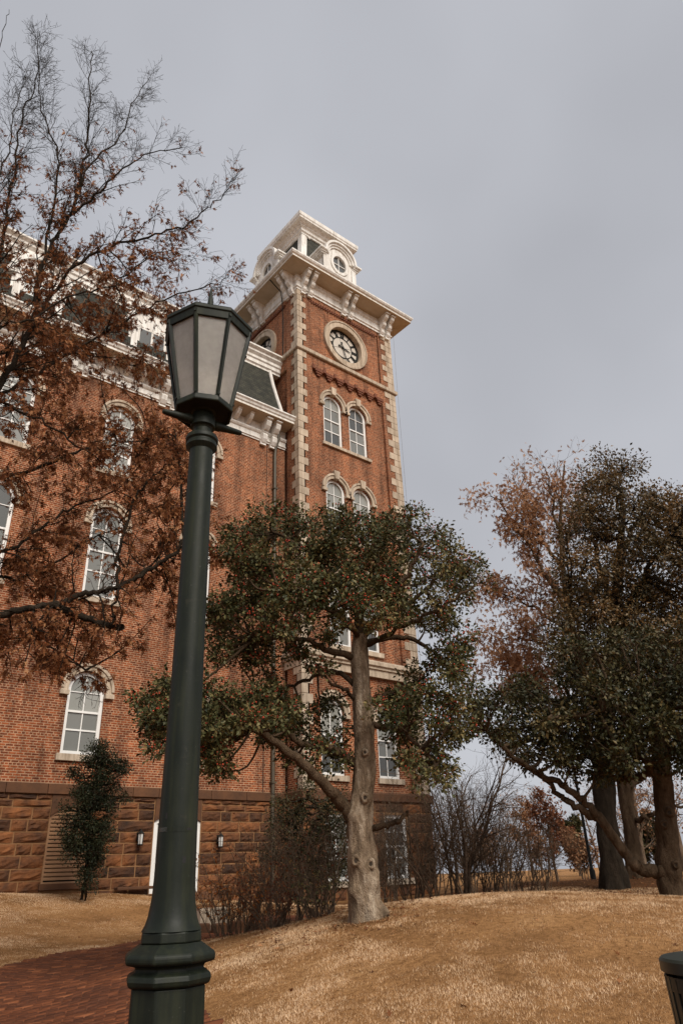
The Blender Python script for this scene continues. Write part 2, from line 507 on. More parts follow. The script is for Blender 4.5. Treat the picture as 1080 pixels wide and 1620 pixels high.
def grid_cells(poly, step):
    xs = np.arange(-9, 13, step); ys = np.arange(-3, 18, step)
    X, Y = np.meshgrid(xs, ys); ok = inside(poly, X + step/2, Y + step/2)
    X, Y = X[ok], Y[ok]
    q = np.stack([np.stack([X + a*step, Y + b_*step], -1) for a, b_ in ((0,0),(1,0),(1,1),(0,1))], 1).reshape(-1, 2)
    return np.concatenate([q, (H(q[:, 0], q[:, 1]) + .006)[:, None]], 1), np.arange(len(q)).reshape(-1, 4)
M['pathbed'] = simple('sandy_path_joint', (0.13, 0.055, 0.026), (0.09, 0.038, 0.018), 9, 0.95, 0.3)
V_, F_ = grid_cells(PATH, .2)
path = tag(link('path', fast_mesh('path', V_, F_, M['pathbed'])), 'curving red brick footpath beside the lamp post', 'path', kind='structure')
M['paver'] = leaf_mat('red_paving_brick', [(0, (0.085, 0.026, 0.010)), (0.45, (0.12, 0.036, 0.0125)), (0.8, (0.15, 0.046, 0.016)), (1, (0.22, 0.075, 0.028))], 0.75, 0.0, 0.3)
th = math.radians(-25)
ex, ey = np.array([math.cos(th), math.sin(th)]), np.array([-math.sin(th), math.cos(th)])
ii, jj = np.meshgrid(np.arange(-90, 110), np.arange(-60, 260))
cx = (ii + 0.5 * (jj % 2)) * .205; cy = jj * .102
pc = cx[..., None] * ex + cy[..., None] * ey
pc = pc.reshape(-1, 2)
pc = pc[inside(PATH, pc[:, 0], pc[:, 1])]
pz = H(pc[:, 0], pc[:, 1])
pr = rng.random(len(pc)) ** 1.2
bx = []
hz = pz + .022 + rng.normal(0, .0035, len(pc))
tl = rng.normal(0, .003, (len(pc), 2))
for sx, sy, top in ((-1,-1,1),(1,-1,1),(1,1,1),(-1,1,1),(-1,-1,0),(1,-1,0),(1,1,0),(-1,1,0)):
    q = pc + (.098 if not top else .094) * sx * ex + (.0475 if not top else .044) * sy * ey
    z = np.where(top, hz + tl[:, 0]*sx + tl[:, 1]*sy + H(q[:, 0], q[:, 1]) - pz, pz - .01)
    bx.append(np.stack([q[:, 0], q[:, 1], z], 1))
PV = np.stack(bx, 1).reshape(-1, 3)
fb = np.array([(0,1,2,3),(0,4,5,1),(1,5,6,2),(2,6,7,3),(3,7,4,0)])
PF = (np.arange(len(pc))[:, None, None] * 8 + fb[None]).reshape(-1, 4)
pav = link('paving_brick', fast_mesh('paving_brick', PV, PF, M['paver'], False, np.repeat(pr, 8)), path)
tag(pav, kind='stuff')

# ---- grass blades on the lawns (uncountable)
M['grass'] = leaf_mat('dry_grass_blade', [(0, (0.12, 0.058, 0.026)), (0.35, (0.37, 0.21, 0.10)), (0.65, (0.60, 0.39, 0.215)), (1, (0.78, 0.57, 0.37))], 0.8, 0.2, 0.1)
def lawn_points(n):
    x = rng.uniform(-4, 19, n); y = rng.uniform(-1, 22.0, n)
    d = np.hypot(x, y)
    ok = ~inside(PATH, x, y) & (d > 2.5)
    z = np.full(n, .9)
    u, v, zc = proj(np.stack([x, y, z], 1))
    ok &= (zc > .5) & (u > -330) & (u < 1400) & (v < 1900)
    ok &= rng.random(n) < np.clip(8.5 / d, .25, 1) ** 1.4
    ok &= ~((x > 15.6) & (y > 19))
    return x[ok], y[ok], H(x[ok], y[ok])
gx, gy, gz = lawn_points(2400000)
n = len(gx)
def vnoise(x, y, s, seed):
    r = np.random.default_rng(seed).random((256, 256))
    u, v = x * s + 50, y * s + 50
    i, j = np.floor(u).astype(int), np.floor(v).astype(int); a, b_ = u - i, v - j
    a, b_ = a * a * (3 - 2 * a), b_ * b_ * (3 - 2 * b_)
    q = lambda di, dj: r[(i + di) % 256, (j + dj) % 256]
    return (q(0, 0) * (1 - a) + q(1, 0) * a) * (1 - b_) + (q(0, 1) * (1 - a) + q(1, 1) * a) * b_
patch = .05 + .34 * vnoise(gx, gy, .7, 1) + .30 * vnoise(gx, gy, 2.1, 2) + .2 * vnoise(gx, gy, 6.5, 3) + .16 * vnoise(gx, gy, 19, 4)
keep = rng.random(n) < np.clip((patch - .36) * 4.2, .06, 1)
gx, gy, gz, patch = gx[keep], gy[keep], gz[keep], patch[keep]
n = len(gx)
az = rng.uniform(0, 2*np.pi, n); hh = rng.uniform(.008, .024, n) * (0.5 + 1.1 * patch); ww = rng.uniform(.0015, .003, n) * (1 + np.hypot(gx, gy) * .06)
lean = rng.uniform(.1, 1.1, n) * hh; la = rng.uniform(0, 2*np.pi, n)
b0 = np.stack([gx - ww*np.cos(az), gy - ww*np.sin(az), gz - .004], 1)
b1 = np.stack([gx + ww*np.cos(az), gy + ww*np.sin(az), gz - .004], 1)
tp = np.stack([gx + lean*np.cos(la), gy + lean*np.sin(la), gz + hh], 1)
GV = np.stack([b0, b1, tp], 1).reshape(-1, 3)
grnd = np.clip((patch - .52) * 2.3 + rng.normal(.5, .2, n), 0, 1)
gr = link('lawn_grass', fast_mesh('lawn_grass', GV, np.arange(3*n).reshape(-1, 3), M['grass'], False, np.repeat(grnd, 3)))
tag(gr, 'short dry tan grass blades covering the lawns', 'grass', kind='stuff')
print('grass blades', n)

# ================================================================ the brick building and its clock tower
YW, YT = 22.17, 21.1
TX0, TX1, TY0, TY1 = 15.7, 21.95, 21.1, 27.35
TCX, TCY = (TX0 + TX1) / 2, (TY0 + TY1) / 2
def T_main(u, v, w): return (u, YW - w, v)
def T_front(u, v, w): return (u, YT - w, v)
def T_left(u, v, w): return (TX0 - w, TY1 - (u - TX0), v)   # u runs as on the front, seen from outside

building = empty('brick_building', (5, YW, 1.4), 'long red brick building with dark mansard roof, left of the clock tower', 'building')
tower = empty('clock_tower', (TCX, YT, 0.9), 'tall red brick clock tower with pale quoins and white bracketed cornice', 'tower')

def arch_pts(uc, r, z0, n=18, a0=180.0, a1=0.0, ry=None):
    ry = r if ry is None else ry
    return [(uc + r * math.cos(math.radians(a0 + (a1 - a0) * i / n)), z0 + ry * math.sin(math.radians(a0 + (a1 - a0) * i / n))) for i in range(n + 1)]
def opening(uc, w, z0, zs, rise=None):
    r = w / 2
    return [(uc - r, z0)] + arch_pts(uc, r, zs, 18, ry=rise if rise else r) + [(uc + r, z0)]

def wall(name, T, outer, holes, mat, parent, reveal=0.3, w=0.0):
    polys = [[Vector((a, b, 0)) for a, b in outer]] + [[Vector((a, b, 0)) for a, b in h] for h in holes]
    flat = [p for pl in polys for p in pl]
    tri = tessellate_polygon(polys)
    m = MB()
    m.add([T(p.x, p.y, w) for p in flat], [tuple(t) for t in tri])
    for h in holes:
        k = len(h)
        m.add([T(a, b, w) for a, b in h] + [T(a, b, w - reveal) for a, b in h], [(i, (i+1) % k, k + (i+1) % k, k + i) for i in range(k)])
    return m.build(name, mat, parent)

def arch_window(T, uc, w, z0, zs, parent, key=False, hood_bot=None, rows=None, sill=True, hood=True, w0=0.0, hood_w=0.24, arched=True, tall_hood=True):
    """white sash window: frame, glazing bars, eight panes, stone sill, stone hood"""
    r = w / 2; rec = w0 - 0.16; ft = 0.11
    if arched:
        outer = [(uc - r, z0)] + arch_pts(uc, r, zs) + [(uc + r, z0)]
        inner = [(uc - r + ft, z0 + ft)] + arch_pts(uc, r - ft, zs) + [(uc + r - ft, z0 + ft)]
    else:
        outer = [(uc - r, z0), (uc - r, zs), (uc + r, zs), (uc + r, z0)]
        inner = [(uc - r + ft, z0 + ft), (uc - r + ft, zs - ft), (uc + r - ft, zs - ft), (uc + r - ft, z0 + ft)]
    m = MB()
    m.band(T, inner, outer, rec - .06, rec + .07, closed=True)
    win = m.build('window', M['whiteframe'], parent)
    ztop = zs + (r - ft if arched else -ft)
    zb = z0 + ft
    hgt = ztop - zb
    rws = rows or [0.27, 0.51, 0.77]
    zz = [zb] + [zb + hgt * q for q in rws] + [ztop]
    th = {1: .05, 2: .065, 3: .026}
    for k in (1, 2, 3):
        t = th[k] / 2
        half = (r - ft) if (not arched or zz[k] <= zs) else math.sqrt(max((r - ft) ** 2 - (zz[k] - zs) ** 2, 0.01))
        MB().tbox(T, uc - half, uc + half, zz[k] - t, zz[k] + t, rec - .04, rec + (.045 if k == 2 else .03)).build('glazing_bar', M['whiteframe'], win)
    MB().tbox(T, uc - .016, uc + .016, zb, ztop, rec - .045, rec + .024).build('glazing_bar', M['whiteframe'], win)
    pr_ = random.Random(int(uc * 100) * 7 + int(z0 * 10))
    kind = pr_.choice(['ppbb', 'pppp', 'dpbb', 'ppdd', 'bbbb', 'dppb'])
    kk = {'p': 'pane', 'b': 'pane_blind', 'd': 'pane_dark'}
    for k in range(4):
        za, zc_ = zz[k], zz[k + 1]
        for s in (-1, 1):
            zs_ = np.linspace(za, zc_, 9)
            edge = []
            for q in zs_:
                hf = (r - ft) if (not arched or q <= zs) else math.sqrt(max((r - ft) ** 2 - (q - zs) ** 2, 0.0))
                edge.append((uc + s * max(hf, .012), q))
            poly = [(uc + s * .002, za)] + edge + [(uc + s * .002, zc_)]
            pl = [poly[0]]
            for q in poly[1:]:
                if abs(q[0] - pl[-1][0]) + abs(q[1] - pl[-1][1]) > 1e-4: pl.append(q)
            MB().prism(T, pl, rec - .012, rec - .002).build('pane', M[kk[kind[k]]], win)
    if sill:
        MB().tbox(T, uc - r - .12, uc + r + .12, z0 - .2, z0, w0 - .2, w0 + .1).build('sill', M['limestone'], win, bevel=.012)
    if hood and arched:
        ri, ro = r + .02, r + hood_w
        hb = zs - .12
        inn = [(uc - ri, hb)] + arch_pts(uc, ri, zs) + [(uc + ri, hb)]
        out = [(uc - ro, hb)] + arch_pts(uc, ro, zs) + [(uc + ro, hb)]
        MB().band(T, inn, out, w0 - .1, w0 + .07).build('hood_mould', M['limestone'], win)
        mid = ro - .07
        MB().band(T, arch_pts(uc, mid, zs, 18), arch_pts(uc, ro + .02, zs, 18), w0 + .071, w0 + .115).build('hood_mould_rim', M['limestone'], win)
        for s in (-1, 1):
            MB().tbox(T, uc + s * (ri + ro) / 2 - (ro - ri) / 2 - .035, uc + s * (ri + ro) / 2 + (ro - ri) / 2 + .035, hb - .09, hb + .05, w0 - .05, w0 + .12).build('hood_stop', M['limestone'], win, bevel=.01)
        if key:
            MB().prism(T, [(uc - .11, zs + r - .02), (uc + .11, zs + r - .02), (uc + .17, zs + ro + .16), (uc - .17, zs + ro + .16)], w0 - .05, w0 + .17).build('keystone', M['limestone'], win, bevel=.012)
    return opening(uc, w, z0, zs) if arched else outer

# ---- main wall: windows three storeys, columns spaced along the facade
WINC = [0.75, 4.42, 8.13, 11.67]
MZ = [(5.15, 7.08), (10.15, 12.93), (15.0, 17.28)]
holes = []
for uc in WINC:
    for z0, zs in MZ:
        holes.append(arch_window(T_main, uc, 1.17, z0, zs, building))
wall('brick_wall', T_main, [(-6, 4.3), (15.7, 4.3), (15.7, 19.6), (-6, 19.6)], holes, M['brick'], building)
MB().box(-6, 15.72, YW + .31, YW + .5, 0.2, 20.0).build('inner_wall', M['mortar'], building)
MB().box(-6.3, -6, YW, YW + 14, 0, 20.0).build('end_wall', M['brick'], building)
# corner seam strip beside the downspout
MB().tbox(T_main, 14.73, 14.755, 4.3, 18.7, -.02, .006).build('expansion_joint', M['iron'], building)

# stone basement: water table band, rock-faced blocks in courses, louvred vent, door
rs = random.Random(11)
BZ0, BZ1 = 0.35, 4.02
u = -2.0
while u < 15.7:
    L = min(rs.uniform(.8, 1.5), 15.7 - u)
    if L > .1:
        MB().tbox(T_main, u + .006, u + L - .006, 4.02, 4.3, -.05, .085).build('band_stone', M['smoothstone'], building, bevel=.012)
    u += L
LOUV = (7.52, 8.72, 1.72, 3.42)       # u0 u1 z0 z_top
DOOR = (10.74, 12.36, 1.35, 3.30)
wall('foundation_wall', T_main, [(-6, -.3), (15.7, -.3), (15.7, 4.31), (-6, 4.31)],
     [[(LOUV[0] + .001, LOUV[2]), (LOUV[0] + .001, 3.7), (LOUV[1] - .001, 3.7), (LOUV[1] - .001, LOUV[2])], [(DOOR[0] + .001, DOOR[2]), (DOOR[0] + .001, 3.58), (DOOR[1] - .001, 3.58), (DOOR[1] - .001, DOOR[2])]], M['mortar'], building, reveal=.28, w=-.004)
def rock_block(T, u0, u1, v0, v1, parent, mat, proud=0.055, sd=0):
    r = random.Random(sd)
    nu, nv = 5, 4
    g = .019
    vs, fs = [], []
    for j in range(nv + 1):
        for i in range(nu + 1):
            e = (i in (0, nu)) or (j in (0, nv))
            a = u0 + g + (u1 - u0 - 2*g) * i / nu + (0 if e else r.uniform(-.02, .02)); b_ = v0 + g + (v1 - v0 - 2*g) * j / nv + (0 if e else r.uniform(-.015, .015))
            w = r.uniform(.0, .02) if e else proud * r.uniform(.45, 1.25)
            vs.append(T(a, b_, w))
    for j in range(nv):
        for i in range(nu):
            k = j * (nu + 1) + i
            fs.append((k, k + 1, k + nu + 2, k + nu + 1))
    n0 = len(vs)
    cs = [(u0 + g, v0 + g), (u1 - g, v0 + g), (u1 - g, v1 - g), (u0 + g, v1 - g)]
    vs += [T(a, b_, -.05) for a, b_ in cs]
    rim = [[i for i in range(nu + 1)], [j * (nu + 1) + nu for j in range(nv + 1)], [nv * (nu + 1) + i for i in range(nu, -1, -1)], [j * (nu + 1) for j in range(nv, -1, -1)]]
    for k in range(4):
        fs.append(tuple(rim[k]) + (n0 + (k + 1) % 4, n0 + k))
    return MB().add(vs, fs).build('stone_block', mat, parent)
def courses(T, u_lo, u_hi, zs, gaps, parent, mat, seed, lens=(.4, .95), proud=.055):
    r = random.Random(seed); k = 0
    for a, b_ in zip(zs[:-1], zs[1:]):
        segs = [(u_lo, u_hi)]
        for g0, g1, z0, z1 in gaps:
            if a < z1 - .02 and b_ > z0 + .02:
                segs = [s for q in segs for s in ((q[0], min(q[1], g0)), (max(q[0], g1), q[1])) if s[1] - s[0] > .12]
        for s0, s1 in segs:
            uu = s0
            while uu < s1 - .01:
                L = r.uniform(*lens)
                if s1 - (uu + L) < .3: L = s1 - uu
                rock_block(T, uu, uu + L, a, b_, parent, mat, proud, seed * 1000 + k)
                uu += L; k += 1
zc = [0.55, .88, 1.18, 1.50, 1.80, 2.10, 2.43, 2.73, 3.03, 3.35, 3.66, 3.86, 4.018]
courses(T_main, 2.0, 15.68, zc, [(LOUV[0] - .0, LOUV[1], LOUV[2] - .16, 4.02), (DOOR[0] - .02, DOOR[1] + .02, .6, 4.02)], building, M['brownstone'], 5)
# louvred vent
def seg_head(u0, u1, zs, rise, n=10):
    return [(u0 + (u1 - u0) * i / n, zs + rise * (1 - (2 * i / n - 1) ** 2)) for i in range(n + 1)]
lv = MB()
inn = [(LOUV[0] + .05, LOUV[2] + .04)] + seg_head(LOUV[0] + .05, LOUV[1] - .05, LOUV[3] - .02, .22) + [(LOUV[1] - .05, LOUV[2] + .04)]
out = [(LOUV[0], LOUV[2])] + seg_head(LOUV[0], LOUV[1], LOUV[3], .26) + [(LOUV[1], LOUV[2])]
lv.band(T_main, inn, out, -.08, -.005, closed=True)
louv = lv.build('louvred_vent', M['louver'], building)
for k in range(17):
    z = LOUV[2] + .08 + k * .105
    half = (LOUV[1] - LOUV[0]) / 2 - .045
    if z > LOUV[3]:
        half = half * math.sqrt(max(0.05, 1 - (z - LOUV[3]) / .26))
    uc = (LOUV[0] + LOUV[1]) / 2
    m = MB()
    vs = [T_main(a, b_, w) for w, dz in ((-.10, .06), (-.012, .0)) for b_ in (z + dz, z + dz + .055) for a in (uc - half, uc + half)]
    m.add(vs, [(0, 1, 3, 2), (4, 6, 7, 5), (0, 4, 5, 1), (2, 3, 7, 6), (0, 2, 6, 4), (1, 5, 7, 3)])
    m.build('slat', M['louver'], louv)
MB().prism(T_main, inn, -.16, -.12).build('vent_backing', M['iron'], louv)
MB().tbox(T_main, LOUV[0] - .06, LOUV[1] + .06, LOUV[2] - .16, LOUV[2] - .002, -.05, .09).build('sill', M['smoothstone'], louv, bevel=.01)
hd = [(LOUV[0] - .0, LOUV[3])] + seg_head(LOUV[0], LOUV[1], LOUV[3] + .01, .26) + [(LOUV[1], LOUV[3]), (LOUV[1], 4.016), (LOUV[0], 4.016)]
MB().prism(T_main, hd[1:-3] + hd[-2:], -.02, .035).build('lintel', M['smoothstone'], building)
# door with white frame
dr = MB()
inn = [(DOOR[0] + .1, DOOR[2])] + seg_head(DOOR[0] + .1, DOOR[1] - .1, DOOR[3] - .04, .2) + [(DOOR[1] - .1, DOOR[2])]
out = [(DOOR[0], DOOR[2])] + seg_head(DOOR[0], DOOR[1], DOOR[3] + .02, .24) + [(DOOR[1], DOOR[2])]
dr.band(T_main, inn, out, -.12, -.02)
door = dr.build('door', M['whiteframe'], building)
for s in (0, 1):
    a0 = DOOR[0] + .1 + s * .71; a1 = a0 + .71
    MB().tbox(T_main, a0 + .004, a1 - .004, DOOR[2], 2.16, -.11, -.06).build('door_panel', M['whiteframe'], door)
    MB().tbox(T_main, a0 + .02, a1 - .02, 2.2, 3.24, -.09, -.08).build('pane', M['pane'], door)
    MB().tbox(T_main, a0, a0 + .05, 2.16, 3.26, -.11, -.05).build('door_stile', M['whiteframe'], door)
    MB().tbox(T_main, a0, a1, 2.161, 2.24, -.112, -.055).build('door_rail', M['whiteframe'], door)
hd = seg_head(DOOR[0], DOOR[1], DOOR[3] + .03, .24) + [(DOOR[1], 4.016), (DOOR[0], 4.016)]
MB().prism(T_main, hd, -.02, .035).build('lintel', M['smoothstone'], building)
MB().tbox(T_main, 9.6, 10.7, 1.48, 1.56, .08, .34).build('stone_ledge', M['smoothstone'], building, bevel=.015)
MB().box(10.4, 12.7, YW - 1.1, YW - .09, .9, 1.33).build('door_step', M['smoothstone'], building, bevel=.02)

# ---- main cornice
def extr(T, prof, u0, u1, mat, name, parent, smooth=False):
    """prof of (w, z) swept along u"""
    n = len(prof)
    vs = [T(u0, z, w) for w, z in prof] + [T(u1, z, w) for w, z in prof]
    fs = [(i, (i+1) % n, n + (i+1) % n, n + i) for i in range(n)]
    tri = tessellate_polygon([[Vector((a, b_, 0)) for a, b_ in prof]])
    fs += [tuple(t) for t in tri] + [tuple(n + i for i in t[::-1]) for t in tri]
    return MB().add(vs, fs).build(name, mat, parent)
U0, U1 = -6.0, 15.695
extr(T_main, [(-.1, 18.72), (.05, 18.72), (.05, 18.78), (.10, 18.80), (.10, 18.84), (.06, 18.86), (.06, 19.06), (.12, 19.10), (.16, 19.16), (.16, 19.22), (.07, 19.24), (.07, 19.62), (-.1, 19.62)], U0, U1, M['white'], 'frieze', building)
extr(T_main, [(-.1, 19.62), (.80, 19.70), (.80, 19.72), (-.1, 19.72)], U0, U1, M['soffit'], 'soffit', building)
extr(T_main, [(-.1, 19.722), (.74, 19.722), (.78, 19.74), (.78, 19.82), (.83, 19.86), (.86, 19.94), (.92, 20.0), (.92, 20.06), (.2, 20.10), (-.1, 20.10)], U0, U1, M['white'], 'gutter_moulding', building)
def bracket(T, uc, prof, hw, mat, parent, name='bracket'):
    n = len(prof)
    vs = [T(uc - hw, z, w) for w, z in prof] + [T(uc + hw, z, w) for w, z in prof]
    tri = tessellate_polygon([[Vector((a, b_, 0)) for a, b_ in prof]])
    fs = [(i, (i+1) % n, n + (i+1) % n, n + i) for i in range(n)] + [tuple(t) for t in tri] + [tuple(n + i for i in t[::-1]) for t in tri]
    return MB().add(vs, fs).build(name, mat, parent)
def scroll_profile(w0, w1, z0, z1, tiers):
    """an S-shaped console: from the wall foot (w0,z0) out to the soffit (w1,z1) in bulging tiers"""
    pts = [(w0, z1), (w0, z0)]
    for k in range(tiers):
        a, b_ = k / tiers, (k + 1) / tiers
        wa = w0 + .07 + (w1 - w0 - .07) * a ** 1.35; wb = w0 + .07 + (w1 - w0 - .07) * b_ ** 1.35
        za, zb_ = z0 + (z1 - z0) * a, z0 + (z1 - z0) * b_
        hz_ = zb_ - za
        pts += [(wa, za), (wa + (wb - wa) * .15 + .05, za + hz_ * .08), (wa + (wb - wa) * .5 + .075, za + hz_ * .35), (wa + (wb - wa) * .8 + .06, za + hz_ * .68), (wb - .03, za + hz_ * .84), (wb + .02, za + hz_ * .93), (wb + .02, zb_)]
    return pts
bigp = scroll_profile(.03, .62, 18.58, 19.66, 2)
smallp = scroll_profile(.06, .58, 19.26, 19.66, 1)
pairs = [14.71, 9.9, 6.3, 2.6]
for pcx in pairs:
    for s in (-.25, .25):
        br = bracket(T_main, pcx + s, bigp, .12, M['white'], building)
        MB().tbox(T_main, pcx + s - .15, pcx + s + .15, 19.60, 19.66, .1, .70).build('bracket_cap', M['white'], br)
        MB().tbox(T_main, pcx + s - .14, pcx + s + .14, 18.52, 18.66, .02, .14).build('bracket_foot', M['white'], br)
for k in range(30):
    uu = 13.62 - k * .62
    if uu < -1: break
    if min(abs(uu - q) for q in pairs) < .55: continue
    bracket(T_main, uu, smallp, .085, M['white'], building)
# mansard, upper curb, hip roll, side slates, deck
MANS = [(21.92, 20.10), (22.02, 20.6), (22.2, 21.4), (22.42, 22.3), (22.62, 23.2)]
mm = MB()
hipx = [15.50, 15.40, 15.27, 15.17, 15.12]
n = len(MANS)
mm.add([(-6, y, z) for y, z in MANS] + [(hx, y, z) for hx, (y, z) in zip(hipx, MANS)], [(i, i+1, n+i+1, n+i) for i in range(n - 1)])
mm.add([(hx, y, z) for hx, (y, z) in zip(hipx, MANS)] + [(15.69, y + .75, z) for (y, z) in MANS], [(i, i+1, n+i+1, n+i) for i in range(n - 1)])
mans = mm.build('mansard_roof', M['slate'], building)
MB().tube([(hx + .01, y - .03, z) for hx, (y, z) in zip(hipx, MANS)], .085, 8).build('hip_roll', M['white'], mans, smooth=True)
def T_curb(u, v, w): return (u, 22.62 - w, v)
extr(T_curb, [(-.3, 23.12), (.05, 23.12), (.05, 23.22), (.12, 23.28), (.12, 23.46), (.18, 23.52), (.18, 23.66), (.30, 23.78), (.30, 23.88), (.44, 23.98), (.44, 24.06), (-.3, 24.12)], U0, 15.695, M['white'], 'roof_curb', mans)
MB().box(-6, 15.69, 22.9, 34, 24.0, 24.08).build('roof_deck', M['slate'], mans)
# dormers on the mansard
def roof_dormer(uc):
    d = MB().tbox(T_main, uc - 1.0, uc + 1.0, 20.35, 22.1, -1.2, -.02)
    d.prism(T_main, [(uc - 1.0, 22.1)] + arch_pts(uc, 1.0, 22.1, 16) + [(uc + 1.0, 22.1)], -1.2, -.021)
    dm = d.build('dormer', M['white'], building)
    MB().band(T_main, arch_pts(uc, .98, 22.1, 16), arch_pts(uc, 1.2, 22.1, 16), -1.2, .12).build('dormer_arch', M['white'], dm)
    for s in (-1, 1):
        MB().tbox(T_main, uc + s * .78 - .13, uc + s * .78 + .13, 20.3, 22.08, -.02, .08).build('pilaster', M['white'], dm)
        MB().tbox(T_main, uc + s * 1.08 - .2, uc + s * 1.08 + .2, 21.95, 22.12, -1.2, .14).build('dormer_shoulder', M['white'], dm)
        for q in (0, 1):
            MB().tbox(T_main, uc + s * .29 - .24, uc + s * .29 + .24, 20.5 + q * .78, 21.22 + q * .8, -.018, -.006).build('pane', M['pane_dark'], dm)
    MB().tbox(T_main, uc - 1.15, uc + 1.15, 20.2, 20.34, -.9, .15).build('dormer_sill', M['white'], dm)
for uc in (9.0, 4.4, 0.5):
    roof_dormer(uc)
# downspout
ds = MB().tube([(15.17, YW - .28, 19.62), (15.17, YW - .28, 19.05), (15.12, YW - .13, 18.6), (15.10, YW - .10, 18.2), (15.10, YW - .10, 1.2)], .075, 10)
dsp = ds.build('downspout', M['copper'], building, smooth=True)
for z in (4.6, 7.5, 10.5, 13.5, 16.5):
    MB().tbox(T_main, 15.0, 15.2, z, z + .06, .0, .19).build('pipe_strap', M['copper'], dsp)

# ================================================================ clock tower
def ring(prof, mat, name, parent, x0=TX0, x1=TX1, y0=TY0, y1=TY1, closed=False):
    """square mitred loft of (offset outwards, z)"""
    vs, fs = [], []
    for o, z in prof:
        vs += [(x0 - o, y0 - o, z), (x1 + o, y0 - o, z), (x1 + o, y1 + o, z), (x0 - o, y1 + o, z)]
    k = len(prof)
    for j in range(k if closed else k - 1):
        j2 = (j + 1) % k
        for i in range(4):
            i2 = (i + 1) % 4
            fs.append((j*4 + i, j*4 + i2, j2*4 + i2, j2*4 + i))
    return MB().add(vs, fs).build(name, mat, parent)

